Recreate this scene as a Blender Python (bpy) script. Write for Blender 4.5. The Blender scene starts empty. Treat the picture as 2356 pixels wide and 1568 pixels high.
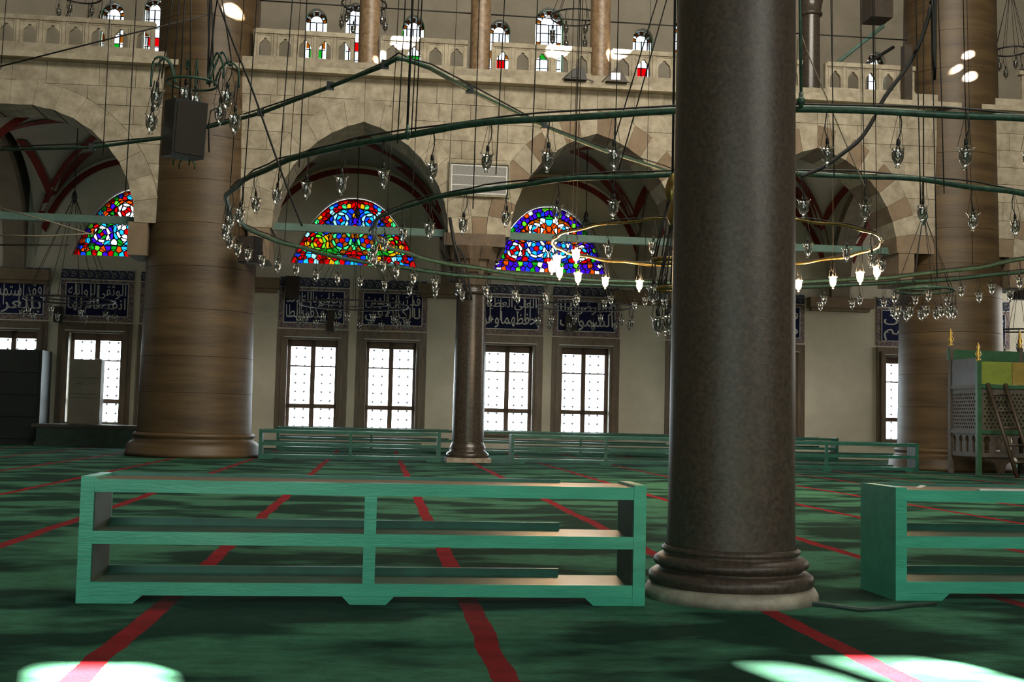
import bpy, bmesh, math, random
from mathutils import Vector, Matrix
from mathutils.geometry import tessellate_polygon
random.seed(7)
S = bpy.context.scene
COL = S.collection
PI = math.pi

# ------------------------------------------------------------------ camera
F, YAW, PITCH, ROLL, HC = 2700.0, .112, .066, .0228, 1.25
W, H = 2356, 1568
fw = Vector((math.sin(YAW)*math.cos(PITCH), math.cos(YAW)*math.cos(PITCH), math.sin(PITCH)))
r0 = Vector((math.cos(YAW), -math.sin(YAW), 0)); u0 = r0.cross(fw)
rt = r0*math.cos(ROLL) + u0*math.sin(ROLL); up = u0*math.cos(ROLL) - r0*math.sin(ROLL)
CP = Vector((0, 0, HC))
cam = bpy.data.cameras.new('camera'); cam.sensor_width = 36; cam.lens = F*36/W; cam.clip_end = 400
co = bpy.data.objects.new('camera', cam)
co.matrix_world = Matrix(((rt.x, up.x, -fw.x, 0), (rt.y, up.y, -fw.y, 0), (rt.z, up.z, -fw.z, HC), (0, 0, 0, 1)))
COL.objects.link(co); S.camera = co

def at(px, py, Y):
    """photo measurement -> point of the building at depth Y"""
    d = fw + rt*((px-W/2)/F) - up*((py-H/2)/F)
    return CP + d*(Y/d.y)

# ------------------------------------------------------------------ light
wd = bpy.data.worlds.new('sky'); S.world = wd; wd.use_nodes = True
bg = wd.node_tree.nodes['Background']
bg.inputs[0].default_value = (.86, .95, 1, 1); bg.inputs[1].default_value = 13.0
SUN = Vector((-.2, .8, -.566)).normalized()
sl = bpy.data.lights.new('sun', 'SUN'); sl.energy = 380; sl.angle = .009; sl.color = (1, .95, .85)
so = bpy.data.objects.new('sun', sl); so.rotation_euler = SUN.to_track_quat('-Z', 'Y').to_euler(); COL.objects.link(so)

def area(name, loc, target, sx, sy, power, color):
    l = bpy.data.lights.new(name, 'AREA'); l.shape = 'RECTANGLE'; l.size = sx; l.size_y = sy; l.energy = power; l.color = color
    o = bpy.data.objects.new(name, l); o.location = loc
    o.rotation_euler = (Vector(target)-Vector(loc)).to_track_quat('-Z', 'Y').to_euler(); COL.objects.link(o); return o
# added area lamps standing for assumed daylight (behind the viewer, and high up)
area('hall_fill', (13, -8.0, 10), (4, 34, 5), 12, 7, 1900, (.95, .97, .86))  # added fill lamp from behind right, assumed daylight; no such window modelled
area('overhead_fill', (8, 14, 20.5), (3, 34, 7.5), 16, 6, 5600, (1, .92, .78))  # added overhead fill lamp brightening arcade and aisle; no dome windows modelled
area('aisle_end_fill', (-15.8, 38.6, 6), (0, 38.6, 7.5), 6, 5, 40, (1, .95, .85))  # added fill lamp, no window modelled here; brightens aisle vaults and walls
area('aisle_end_fill', (29.6, 38.6, 6), (10, 38.6, 7.5), 6, 5, 620, (1, .95, .85))  # matching added fill from the opposite end of the aisle
area('low_fill', (-3, -8.3, 3.0), (0, 12, .3), 12, 3.2, 600, (.76, 1, .90))  # added low fill lamp brightening benches and near carpet; no window there

VS = S.view_settings; VS.view_transform = 'Standard'; VS.look = 'None'; VS.gamma = 1; VS.exposure = 0
VS.use_curve_mapping = False
S.cycles.use_denoising = True
S.cycles.max_bounces = 6; S.cycles.transparent_max_bounces = 24
S.cycles.caustics_reflective = False; S.cycles.caustics_refractive = False
S.cycles.sample_clamp_indirect = 4

# ------------------------------------------------------------------ materials
M = {}
def nodes(name):
    m = bpy.data.materials.new(name); m.use_nodes = True; nt = m.node_tree
    return m, nt, nt.nodes['Principled BSDF']
def L(nt, a, b): nt.links.new(a, b)
def mat(name, c1, c2=None, scale=3.0, rough=.7, bump=0.0, bscale=None, detail=6, spec=.5, metal=0, coat=0, stretch=None, objvar=0):
    m, nt, p = nodes(name)
    p.inputs['Roughness'].default_value = rough; p.inputs['Metallic'].default_value = metal
    p.inputs['Specular IOR Level'].default_value = spec; p.inputs['Coat Weight'].default_value = coat
    c2 = c2 or tuple(v*.7 for v in c1)
    g = nt.nodes.new('ShaderNodeNewGeometry'); mp = nt.nodes.new('ShaderNodeMapping'); L(nt, g.outputs['Position'], mp.inputs[0])
    if stretch: mp.inputs['Scale'].default_value = stretch
    n = nt.nodes.new('ShaderNodeTexNoise'); n.inputs['Scale'].default_value = scale; n.inputs['Detail'].default_value = detail
    n.inputs['Roughness'].default_value = .65; L(nt, mp.outputs[0], n.inputs[0])
    r = nt.nodes.new('ShaderNodeValToRGB'); r.color_ramp.elements[0].position = .35; r.color_ramp.elements[1].position = .68
    r.color_ramp.elements[0].color = (*c2, 1); r.color_ramp.elements[1].color = (*c1, 1)
    L(nt, n.outputs['Fac'], r.inputs[0]); out = r.outputs[0]
    if objvar:
        oi = nt.nodes.new('ShaderNodeObjectInfo'); mr = nt.nodes.new('ShaderNodeMapRange')
        mr.inputs[3].default_value = 1-objvar; mr.inputs[4].default_value = 1+objvar*.6; L(nt, oi.outputs['Random'], mr.inputs[0])
        mx = nt.nodes.new('ShaderNodeMixRGB'); mx.blend_type = 'MULTIPLY'; mx.inputs[0].default_value = 1
        cb = nt.nodes.new('ShaderNodeCombineColor')
        for i in range(3): L(nt, mr.outputs[0], cb.inputs[i])
        L(nt, out, mx.inputs[1]); L(nt, cb.outputs[0], mx.inputs[2]); out = mx.outputs[0]
    L(nt, out, p.inputs['Base Color'])
    if bump:
        n2 = nt.nodes.new('ShaderNodeTexNoise'); n2.inputs['Scale'].default_value = bscale or scale*6; n2.inputs['Detail'].default_value = 8
        L(nt, mp.outputs[0], n2.inputs[0])
        b = nt.nodes.new('ShaderNodeBump'); b.inputs['Strength'].default_value = bump; b.inputs['Distance'].default_value = .02
        L(nt, n2.outputs['Fac'], b.inputs['Height']); L(nt, b.outputs[0], p.inputs['Normal'])
    M[name] = m; return m
mat('ashlar', (.48, .425, .325), (.29, .25, .18), 3.2, .85, .5, 12, detail=9, objvar=.12)
mat('ashlar_brown', (.27, .20, .135), (.19, .135, .085), 2.0, .85, .3, 9, objvar=.12)
mat('capital_stone', (.17, .12, .08), (.10, .07, .045), 3, .7, .3, 14)
mat('joint', (.10, .08, .055), None, 3, .95)
mat('pier_stone', (.118, .076, .034), (.054, .033, .015), 1.1, .5, .18, 10, stretch=(.35, .35, 3.2), objvar=.05)
mat('granite', (.098, .066, .050), (.040, .027, .022), 30, .40, .12, 110, detail=10, spec=.4)
mat('granite_dark', (.075, .058, .046), (.03, .025, .02), 16, .25, .1, 40, detail=8)
mat('granite_pale', (.34, .235, .14), (.16, .10, .055), 9, .4, .1, 30, detail=8)
mat('base_marble', (.42, .36, .29), (.23, .19, .15), 6, .5, .3, 22)
mat('plaster', (.70, .66, .55), (.60, .56, .46), 1.0, .9, .06, 12)
mat('plaster_grey', (.46, .43, .37), (.38, .355, .30), .8, .9, .05, 12)
mat('gallery_plaster', (.42, .375, .30), (.33, .295, .23), .9, .9, .05, 10)
mat('vault_red', (.22, .022, .014), (.15, .016, .01), 3, .85)
mat('soffit_stone', (.26, .215, .16), (.18, .148, .108), 1.8, .85, .2, 9)
mat('window_stone', (.185, .135, .092), (.11, .08, .055), 2.5, .45, .1, 20, stretch=(3, 3, .5))
mat('window_wood', (.12, .07, .042), (.075, .043, .026), 4, .5)
mat('iron', (.03, .03, .034), None, 8, .5)
mat('lead', (.012, .012, .014), None, 8, .7)
mat('pipe_green', (.055, .13, .085), (.022, .05, .034), 12, .45, metal=.2)
mat('brass', (.42, .30, .10), (.24, .16, .05), 14, .3, metal=.85)
mat('tie_green', (.11, .20, .165), (.075, .14, .115), 2.5, .6)
mat('cable_black', (.014, .013, .012), None, 8, .6)
mat('cord_pale', (.30, .25, .17), None, 8, .8)
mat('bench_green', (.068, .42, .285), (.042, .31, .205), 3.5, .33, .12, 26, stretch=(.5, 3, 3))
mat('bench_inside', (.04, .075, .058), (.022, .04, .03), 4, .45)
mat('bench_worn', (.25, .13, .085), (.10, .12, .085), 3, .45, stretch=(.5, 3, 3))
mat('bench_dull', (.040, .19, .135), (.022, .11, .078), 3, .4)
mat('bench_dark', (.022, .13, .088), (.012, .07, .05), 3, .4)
mat('black_plastic', (.018, .015, .013), None, 8, .5)
mat('speaker_cloth', (.055, .04, .032), (.035, .026, .02), 60, .9)
mat('dark_cabinet', (.016, .022, .02), None, 2, .55)
mat('locker_grey', (.36, .33, .27), (.30, .27, .22), 2, .55)
mat('chrome', (.7, .7, .7), None, 3, .2, metal=1)
mat('wood_dark', (.055, .038, .024), (.03, .02, .012), 5, .5)
mat('wood_grey', (.10, .085, .07), (.06, .05, .042), 6, .6)
mat('pulpit_green', (.03, .11, .05), (.02, .07, .03), 5, .5)
mat('cloth_lime', (.20, .26, .035), (.15, .2, .025), 3, .85)
mat('cloth_ochre', (.28, .21, .045), (.2, .15, .03), 3, .85)
mat('gold', (.75, .5, .12), None, 5, .3, metal=.9)
mat('print_grey', (.40, .40, .39), (.22, .22, .22), 30, .06, spec=1.0, coat=1)
mat('frame_wood', (.28, .25, .15), (.16, .14, .08), 6, .4)
mat('print_white', (.8, .8, .78), None, 4, .3)
mat('tile_white', (.60, .60, .57), (.5, .5, .48), 12, .3)
mat('tile_blue', (.010, .016, .085), (.006, .009, .045), 5, .6, spec=.15)
mat('tile_floral', (.42, .31, .25), (.07, .06, .11), 16, .5, detail=3, spec=.2)
mat('tile_frieze', (.06, .065, .12), (.035, .04, .08), 14, .5, spec=.2)
mat('court_stone', (.6, .6, .58), (.45, .46, .45), .8, .9)
mat('tree_leaf', (.10, .16, .07), (.05, .09, .04), 4, .8)
mat('wire_grey', (.12, .11, .09), None, 8, .6)
mat('socket_black', (.02, .017, .015), None, 8, .5)

def glassmat(name, col, gl=.12, rough=.04):
    m = bpy.data.materials.new(name); m.use_nodes = True; nt = m.node_tree
    nt.nodes.remove(nt.nodes['Principled BSDF']); out = nt.nodes['Material Output']
    t = nt.nodes.new('ShaderNodeBsdfTransparent'); t.inputs[0].default_value = (*col, 1)
    g = nt.nodes.new('ShaderNodeBsdfGlossy'); g.inputs['Roughness'].default_value = rough
    lw = nt.nodes.new('ShaderNodeLayerWeight'); lw.inputs[0].default_value = gl
    mx = nt.nodes.new('ShaderNodeMixShader'); L(nt, lw.outputs['Fresnel'], mx.inputs[0]); L(nt, t.outputs[0], mx.inputs[1]); L(nt, g.outputs[0], mx.inputs[2])
    L(nt, mx.outputs[0], out.inputs[0]); M[name] = m; return m
glassmat('pane_glass', (.95, .97, .97), .08)
glassmat('lamp_glass', (.96, .96, .94), .5, .15)
glassmat('bulb_glass', (.9, .9, .88), .6, .15)
SG = dict(red=(.17, .004, .008), deep=(.09, .002, .004), blue=(.016, .045, .20), sky=(.025, .15, .22), pale=(.13, .20, .22), green=(.012, .12, .022), lime=(.08, .18, .03),
          yellow=(.22, .13, .008), orange=(.20, .055, .004), purple=(.045, .012, .16), white=(.30, .31, .32), mint=(.05, .19, .10), clear=(.24, .25, .265), amber=(.12, .055, .008))
for k, c in SG.items(): glassmat('glass_'+k, tuple(min(1, v*1.6) for v in c), .05)
def emis(name, col, st):
    m = bpy.data.materials.new(name); m.use_nodes = True; nt = m.node_tree
    nt.nodes.remove(nt.nodes['Principled BSDF']); e = nt.nodes.new('ShaderNodeEmission')
    e.inputs[0].default_value = (*col, 1); e.inputs[1].default_value = st; L(nt, e.outputs[0], nt.nodes['Material Output'].inputs[0]); M[name] = m
emis('bulb_lit', (1, .70, .36), 110)
def lit_glass():
    m = bpy.data.materials.new('lit_glass'); m.use_nodes = True; nt = m.node_tree
    nt.nodes.remove(nt.nodes['Principled BSDF']); t = nt.nodes.new('ShaderNodeBsdfTransparent'); tr = nt.nodes.new('ShaderNodeBsdfTranslucent')
    tr.inputs[0].default_value = (.95, .9, .8, 1); mx = nt.nodes.new('ShaderNodeMixShader'); mx.inputs[0].default_value = .35
    L(nt, t.outputs[0], mx.inputs[1]); L(nt, tr.outputs[0], mx.inputs[2]); L(nt, mx.outputs[0], nt.nodes['Material Output'].inputs[0]); M['lit_glass'] = m
lit_glass()

def carpet():
    m, nt, p = nodes('carpet'); M['carpet'] = m
    p.inputs['Roughness'].default_value = .95; p.inputs['Specular IOR Level'].default_value = .03
    p.inputs['Sheen Weight'].default_value = .05; p.inputs['Sheen Roughness'].default_value = .3; p.inputs['Sheen Tint'].default_value = (.4, .9, .75, 1)
    g = nt.nodes.new('ShaderNodeNewGeometry')
    def noise(scale, det, st=(1, 1, 1), rough=.6):
        mp = nt.nodes.new('ShaderNodeMapping'); mp.inputs['Scale'].default_value = st; L(nt, g.outputs['Position'], mp.inputs[0])
        n = nt.nodes.new('ShaderNodeTexNoise'); n.inputs['Scale'].default_value = scale; n.inputs['Detail'].default_value = det; n.inputs['Roughness'].default_value = rough
        L(nt, mp.outputs[0], n.inputs[0]); return n.outputs['Fac']
    def ramp(f, a, b, c0, c1):
        r = nt.nodes.new('ShaderNodeValToRGB'); r.color_ramp.elements[0].position = a; r.color_ramp.elements[1].position = b
        r.color_ramp.elements[0].color = (*c0, 1); r.color_ramp.elements[1].color = (*c1, 1); L(nt, f, r.inputs[0]); return r.outputs[0]
    patch = ramp(noise(.85, 4, (.7, 1.3, 1), .5), .45, .56, (.008, .025, .015), (.046, .148, .090))
    fine = ramp(noise(7, 8, (.7, 1.3, 1), .75), .3, .7, (.55, .55, .5), (1.25, 1.25, 1.25))
    pile = ramp(noise(90, 3), .3, .7, (.75, .75, .75), (1.2, 1.2, 1.2))
    def mul(a, b):
        x = nt.nodes.new('ShaderNodeMixRGB'); x.blend_type = 'MULTIPLY'; x.inputs[0].default_value = 1; L(nt, a, x.inputs[1]); L(nt, b, x.inputs[2]); return x.outputs[0]
    green = mul(mul(patch, fine), pile)
    # woven red row lines, every 2 m
    sx = nt.nodes.new('ShaderNodeSeparateXYZ'); L(nt, g.outputs['Position'], sx.inputs[0])
    def mth(op, a, b=None, c=None):
        x = nt.nodes.new('ShaderNodeMath'); x.operation = op
        for i, v in enumerate((a, b, c)):
            if v is None: continue
            if isinstance(v, (int, float)): x.inputs[i].default_value = v
            else: L(nt, v, x.inputs[i])
        return x.outputs[0]
    wob = mth('MULTIPLY', mth('SUBTRACT', noise(.9, 2), .5), .12)
    edge = mth('MULTIPLY', mth('SUBTRACT', noise(22, 2), .5), .025)
    xx = mth('ADD', mth('ADD', sx.outputs[0], wob), edge)
    md = mth('PINGPONG', mth('SUBTRACT', xx, .65-200), 1.0)
    isred = mth('LESS_THAN', md, .068)
    red = mul(ramp(noise(3, 5), .3, .7, (.13, .002, .006), (.24, .004, .011)), pile)
    mx = nt.nodes.new('ShaderNodeMixRGB'); L(nt, isred, mx.inputs[0]); L(nt, green, mx.inputs[1]); L(nt, red, mx.inputs[2])
    L(nt, mx.outputs[0], p.inputs['Base Color'])
    b = nt.nodes.new('ShaderNodeBump'); b.inputs['Strength'].default_value = .5; b.inputs['Distance'].default_value = .01
    L(nt, noise(60, 4), b.inputs['Height']); L(nt, b.outputs[0], p.inputs['Normal'])
carpet()

# ------------------------------------------------------------------ mesh helpers
def smooth(pts, n=5):
    pts = [Vector(p) for p in pts]; out = []
    for i in range(len(pts)-1):
        p0, p1, p2, p3 = pts[max(0, i-1)], pts[i], pts[i+1], pts[min(len(pts)-1, i+2)]
        for k in range(n):
            t = k/n; out.append(.5*((2*p1)+(p2-p0)*t+(2*p0-5*p1+4*p2-p3)*t*t+(3*p1-p0-3*p2+p3)*t*t*t))
    return out+[pts[-1]]
class MB:
    def __init__(s): s.v = []; s.f = []; s.sm = set()
    def box(s, x0, x1, y0, y1, z0, z1):
        n = len(s.v); s.v += [(x, y, z) for z in (z0, z1) for y in (y0, y1) for x in (x0, x1)]
        s.f += [tuple(n+i for i in q) for q in ((0, 2, 3, 1), (4, 5, 7, 6), (0, 1, 5, 4), (2, 6, 7, 3), (0, 4, 6, 2), (1, 3, 7, 5))]; return s
    def quad(s, *p):
        n = len(s.v); s.v += [tuple(q) for q in p]; s.f.append(tuple(range(n, n+len(p)))); return s
    def prism(s, pts, y0, y1):
        """polygon in x,z extruded along y"""
        n = len(s.v); k = len(pts)
        s.v += [(x, y0, z) for x, z in pts] + [(x, y1, z) for x, z in pts]
        s.f.append(tuple(range(n, n+k))); s.f.append(tuple(range(n+2*k-1, n+k-1, -1)))
        for i in range(k): j = (i+1) % k; s.f.append((n+i, n+k+i, n+k+j, n+j))
        return s
    def plate(s, outer, holes, y0, y1):
        """plate in x,z with holes, thickness along y"""
        loops = [outer]+holes; flat = [p for l in loops for p in l]
        tris = tessellate_polygon([[Vector((p[0], p[1], 0)) for p in l] for l in loops])
        n = len(s.v); k = len(flat)
        s.v += [(x, y0, z) for x, z in flat] + [(x, y1, z) for x, z in flat]
        for t in tris:
            s.f.append(tuple(n+i for i in t)); s.f.append(tuple(n+k+i for i in reversed(t)))
        o = 0
        for l in loops:
            m = len(l)
            for i in range(m): j = (i+1) % m; s.f.append((n+o+i, n+o+j, n+k+o+j, n+k+o+i))
            o += m
        return s
    def lathe(s, prof, cx=0, cy=0, seg=24, smooth=True):
        n = len(s.v); k = len(prof)
        for i in range(seg):
            a = 2*PI*i/seg
            for r, z in prof: s.v.append((cx+r*math.cos(a), cy+r*math.sin(a), z))
        for i in range(seg):
            j = (i+1) % seg
            for q in range(k-1):
                if smooth: s.sm.add(len(s.f))
                s.f.append((n+i*k+q, n+j*k+q, n+j*k+q+1, n+i*k+q+1))
        return s
    def tube(s, pts, r, seg=6, closed=False):
        pts = [Vector(p) for p in pts]; n = len(s.v); k = len(pts)
        for i, p in enumerate(pts):
            a = pts[(i-1) % k] if (closed or i) else p; b = pts[(i+1) % k] if (closed or i < k-1) else p
            d = (b-a).normalized(); ref = Vector((0, 0, 1)) if abs(d.z) < .9 else Vector((1, 0, 0))
            e1 = d.cross(ref).normalized(); e2 = d.cross(e1)
            for q in range(seg):
                t = 2*PI*q/seg; s.v.append(tuple(p+e1*(r*math.cos(t))+e2*(r*math.sin(t))))
        for i in range(k if closed else k-1):
            j = (i+1) % k
            for q in range(seg):
                w = (q+1) % seg; s.sm.add(len(s.f)); s.f.append((n+i*seg+q, n+j*seg+q, n+j*seg+w, n+i*seg+w))
        if not closed:
            s.f.append(tuple(n+q for q in range(seg))); s.f.append(tuple(n+(k-1)*seg+q for q in reversed(range(seg))))
        return s
    def ball(s, c, r, seg=8):
        prof = [(r*math.sin(PI*i/seg), c[2]-r*math.cos(PI*i/seg)) for i in range(seg+1)]
        return s.lathe(prof, c[0], c[1], seg)
    def mesh(s, name, m):
        me = bpy.data.meshes.new(name); me.from_pydata(s.v, [], s.f)
        b = bmesh.new(); b.from_mesh(me); bmesh.ops.recalc_face_normals(b, faces=b.faces); b.to_mesh(me); b.free()
        if s.sm:
            for i in s.sm:
                if i < len(me.polygons): me.polygons[i].use_smooth = True
        me.materials.append(M[m]); return me
    def obj(s, name, m, parent=None, loc=None):
        return link(name, s.mesh(name, m), parent, loc)
def link(name, me, parent=None, loc=None, rz=0):
    o = bpy.data.objects.new(name, me); COL.objects.link(o)
    if parent is not None: o.parent = parent
    if loc is not None: o.location = loc
    if rz: o.rotation_euler.z = rz
    return o
def tag(o, label, cat, group=None):
    o['label'] = label; o['category'] = cat
    if group: o['group'] = group
    return o
def struct(o, label=None):
    o['kind'] = 'structure'
    if label: o['label'] = label
    return o
def thing(name, label, cat, loc=(0, 0, 0), rz=0, group=None):
    return tag(link(name, None, None, loc, rz), label, cat, group)
def copytree(o, parent=None):
    c = o.copy(); COL.objects.link(c)
    if parent is not None: c.parent = parent
    for ch in list(o.children): copytree(ch, c)
    return c

# pointed arches
def az(dx, a, h):
    if h < 0: return -h*(1-min(1, abs(dx)/a)**2.38)      # low segmental outline of the lunettes
    if h < 1e-6: return 0.0
    r = (a*a+h*h)/(2*a); q = r*r-(abs(dx)+r-a)**2
    return math.sqrt(max(0, q))
def hw(z, a, h):
    r = (a*a+h*h)/(2*a); q = r*r-z*z
    return math.sqrt(max(0, q))-(r-a) if q > 0 else 0
def arch_poly(a, h, n=14, stilt=0):
    p = [(-a+2*a*i/(2*n), 0) for i in ()]
    r = (a*a+h*h)/(2*a); ph = math.atan2(h, r-a)
    rgt = [(-(r-a)+r*math.cos(ph*i/n), stilt+r*math.sin(ph*i/n)) for i in range(n+1)]
    rgt[-1] = (0, stilt+h)
    pts = ([(a, 0)] if stilt else []) + rgt + [(-x, z) for x, z in reversed(rgt[:-1])] + ([(-a, 0)] if stilt else [])
    return pts
def lun_poly(a, h, n=14):
    rgt = [(a*math.cos(PI/2*i/n), az(a*math.cos(PI/2*i/n), a, -h)) for i in range(n+1)]; rgt[-1] = (0, h)
    return rgt+[(-x, z) for x, z in reversed(rgt[:-1])]
def arch_wall(mb, x0, x1, z0, z1, y0, y1, arches, n=16):
    """wall strip z0..z1 with openings (cx, a, zs, h) standing on z0"""
    xs = {x0, x1}
    for cx, a, zs, h in arches:
        m = 2*n if h else 1
        for i in range(m+1):
            x = cx-a*math.cos(PI*i/m)
            if x0 < x < x1: xs.add(x)
    xs = sorted(xs)
    def top(x, mid):
        for cx, a, zs, h in arches:
            if abs(mid-cx) < a: return zs+az(min(abs(x-cx), a), a, h)
        return z0
    for xa, xb in zip(xs, xs[1:]):
        if xb-xa < 1e-6: continue
        mid = (xa+xb)/2; ha, hb = top(xa, mid), top(xb, mid)
        mb.quad((xa, y0, ha), (xb, y0, hb), (xb, y0, z1), (xa, y0, z1)); mb.quad((xa, y1, ha), (xb, y1, hb), (xb, y1, z1), (xa, y1, z1))
        mb.quad((xa, y0, ha), (xb, y0, hb), (xb, y1, hb), (xa, y1, ha))
    for cx, a, zs, h in arches:
        for x in (cx-a, cx+a):
            if zs > z0 and x0 <= x <= x1: mb.quad((x, y0, z0), (x, y1, z0), (x, y1, zs), (x, y0, zs))
    return mb

YB, YA = 43.0, 33.0            # faces of the window wall and of the arcade wall
X0, X1 = -16.0, 30.0
# ------------------------------------------------------------------ floor and shell
fl = MB().quad((-25, -10, 0), (36, -10, 0), (36, 46, 0), (-25, 46, 0)).obj('floor', 'carpet'); struct(fl, 'green carpet with red row lines')
wt = MB()
arch_wall(wt, -25, 36, 0, 22.3, -9.4, -9, [])
# the wall behind the viewer: three assumed openings placed to cast the floor sun patches
wf = MB()
ops = [(2.14, 2.80, 9.4, 10.78), (5.68, 6.08, 9.4, 10.80), (6.20, 6.94, 9.4, 10.90)]
out = [(-25, 0), (36, 0), (36, 22.3), (-25, 22.3)]
wf.plate(out, [[(a, c), (b, c), (b, d-.12), (b-.1, d), (a+.1, d), (a, d-.12)] for a, b, c, d in ops], -9.25, -9.0)
struct(wf.obj('wall_front', 'gallery_plaster'))
struct(MB().box(-25.4, -25, -9.4, 46, 0, 22.3).obj('wall_left', 'gallery_plaster'))
struct(MB().box(36, 36.4, -9.4, 46, 0, 22.3).obj('wall_right', 'gallery_plaster'))
# high ceiling of the hall, pierced by assumed holes aimed to cast the sun spots
ZC = 22.0
def hole(px, py, Y, r, n=12):
    q = at(px, py, Y); t = (ZC-q.z)/(-SUN.z); c = q-SUN*t
    return [(c.x+r*1.25*math.cos(2*PI*i/n), c.y+r*1.6*math.sin(2*PI*i/n)) for i in range(n)]
holes = [hole(2244, 115, 32.4, .17), hole(2219, 143, 32.4, .16), hole(2248, 166, 32.4, .19), hole(2266, 192, 32.4, .10), hole(541, 12, 32.5, .26),
         hole(935, 95, 33, .33), hole(878, 136, 33, .18), hole(1288, 118, 33, .3), hole(1428, 121, 33, .3)]
cm = MB(); cm.plate([(-25, -9), (36, -9), (36, 36), (-25, 36)], holes, 0, .25)
cm.v = [(x, z, ZC+y) for x, y, z in cm.v]
struct(cm.obj('ceiling', 'gallery_plaster'))

# ------------------------------------------------------------------ window wall
WIN = [-12.95, -10.05, -7.3, -2.42, .42, 4.72, 7.6, 11.9, 14.75, 20.15, 23.0]
LUN = [(-8.75, 2.35), (-1.05, 2.34), (6.18, 2.25), (13.4, 2.25), (21.5, 2.25)]
ZW0, ZW1 = .74, 3.98
UPW = [(-10.0, .42, 15.55, 13.6), (-8.55, .36, 15.85, 13.6), (-2.70, .40, 15.75, 13.6), (-1.28, .36, 16.1, 13.6), (.88, .41, 15.72, 13.6), (4.12, .40, 15.75, 13.6), (6.0, .54, 16.2, 13.6),
       (9.6, .4, 15.75, 13.6), (11.3, .5, 16.2, 13.6), (14.3, .4, 15.6, 13.6), (18.88, .38, 15.4, 13.6)]
wb = MB()
wb.box(X0, X1, YB, YB+.9, 0, ZW0)
arch_wall(wb, X0, X1, ZW0, 6.72, YB, YB+.9, [(x, .93, ZW1, 0) for x in WIN])
arch_wall(wb, X0, X1, 6.72, 12.2, YB, YB+.9, [(c, a, 6.72, -2.52) for c, a in LUN])
wb.box(X0, -14, YB, YB+.9, 0, 12)
struct(wb.obj('wall_back', 'plaster'), 'pale plastered window wall of the side aisle')
wg = MB()
wg.box(X0, X1, YB, YB+.9, 12.2, 13.6)
arch_wall(wg, X0, X1, 13.6, 22, YB, YB+.9, [(c, a, zs, a*1.1) for c, a, zs, zb in UPW], n=6)
struct(wg.obj('wall_gallery', 'gallery_plaster'), 'grey upper wall behind the gallery')
struct(MB().box(X0, X1, 34.0, YB, 11.0, 11.15).obj('floor_gallery', 'plaster_grey'))
struct(MB().box(X0, X1, 33.2, YB+1, 20.6, 20.8).obj('ceiling_gallery', 'gallery_plaster'))
struct(MB().box(-25.4, X0, 34.5, YB+.9, 0, 22.3).obj('wall_side_left', 'gallery_plaster'))
struct(MB().box(X1, 36.4, 34.5, YB+.9, 0, 22.3).obj('wall_side_right', 'gallery_plaster'))
# hairline plaster fields round the window pairs
# portals so that daylight enters through the openings
for x in WIN:
    l = bpy.data.lights.new('window_portal', 'AREA'); l.shape = 'RECTANGLE'; l.size = 1.8; l.size_y = 3.2; l.cycles.is_portal = True
    o = bpy.data.objects.new('window_portal', l); o.location = (x, YB+.85, 2.36); o.rotation_euler = (PI/2, 0, 0)
    o.rotation_euler = Vector((0, -1, 0)).to_track_quat('-Z', 'Y').to_euler(); COL.objects.link(o)

# rectangular windows
def build_window():
    root = link('window_1', None)
    fr = MB()                                   # stepped stone surround
    for (w, h0, h1, y) in ((1.27, .62, 4.33, -.10), (1.12, .66, 4.18, -.15)):
        b = w-.95 if w > 1.2 else .16
    def ring(mb, wo, zo0, zo1, wi, zi0, zi1, y0, y1):
        mb.plate([(-wo, zo0), (wo, zo0), (wo, zo1), (-wo, zo1)], [[(-wi, zi0), (wi, zi0), (wi, zi1), (-wi, zi1)]], y0, y1)
    ring(fr, 1.27, .58, 4.30, 1.08, .66, 4.10, -.09, .02)
    ring(fr, 1.12, .62, 4.14, .99, .70, 4.02, -.14, -.06)
    ring(fr, 1.02, .66, 4.06, .90, .78, 3.94, -.07, .05)
    fr.obj('stone_frame', 'window_stone', root)
    MB().box(-1.02, 1.02, -.17, -.06, 4.0, 4.03).obj('lintel_highlight', 'tile_white', root)  # pale strip painting in the highlight along the lintel
    MB().box(-.95, .95, -.02, .42, ZW0-.03, ZW0+.03).obj('sill', 'tile_white', root)
    cz = MB(); yb0, yb1 = .40, .48
    for x0, x1 in ((-.93, -.80), (.80, .93), (-.085, .085)): cz.box(x0, x1, yb0, yb1, ZW0, ZW1)
    for z0, z1 in ((3.70, ZW1), (1.46, 1.62), (ZW0, .80)): cz.box(-.93, .93, yb0, yb1, z0, z1)
    cz.obj('casement', 'window_wood', root)
    MB().box(-.82, .82, .42, .46, 2.965, 3.01).obj('glazing_bar', 'window_wood', root)
    pane = {}
    for z0, z1 in ((.80, 1.46), (1.62, 2.965), (3.01, 3.70)):
        for x in (-.44, .44):
            if (z0) not in pane: pane[z0] = MB().box(-.36, .36, .435, .445, z0, z1).mesh('pane', 'pane_glass')
            o = link('pane', pane[z0], root); o.location.x = x
    gr = MB()
    xs = [-.95+.317*i for i in range(7)]; zs = [ZW0+.06+.318*i for i in range(11)]
    for x in xs: gr.box(x-.006, x+.006, .78, .79, ZW0, ZW1)
    for z in zs: gr.box(-.93, .93, .78, .79, z-.006, z+.006)
    for x in xs:
        for z in zs:
            r = .056; n = len(gr.v); gr.v += [(x+r, .785, z), (x-r, .785, z), (x, .785+r, z), (x, .785-r, z), (x, .785, z+r), (x, .785, z-r)]
            gr.f += [tuple(n+i for i in t) for t in ((0, 2, 4), (2, 1, 4), (1, 3, 4), (3, 0, 4), (2, 0, 5), (1, 2, 5), (3, 1, 5), (0, 3, 5))]
    gr.obj('iron_grille', 'iron', root)
    return root
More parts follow.
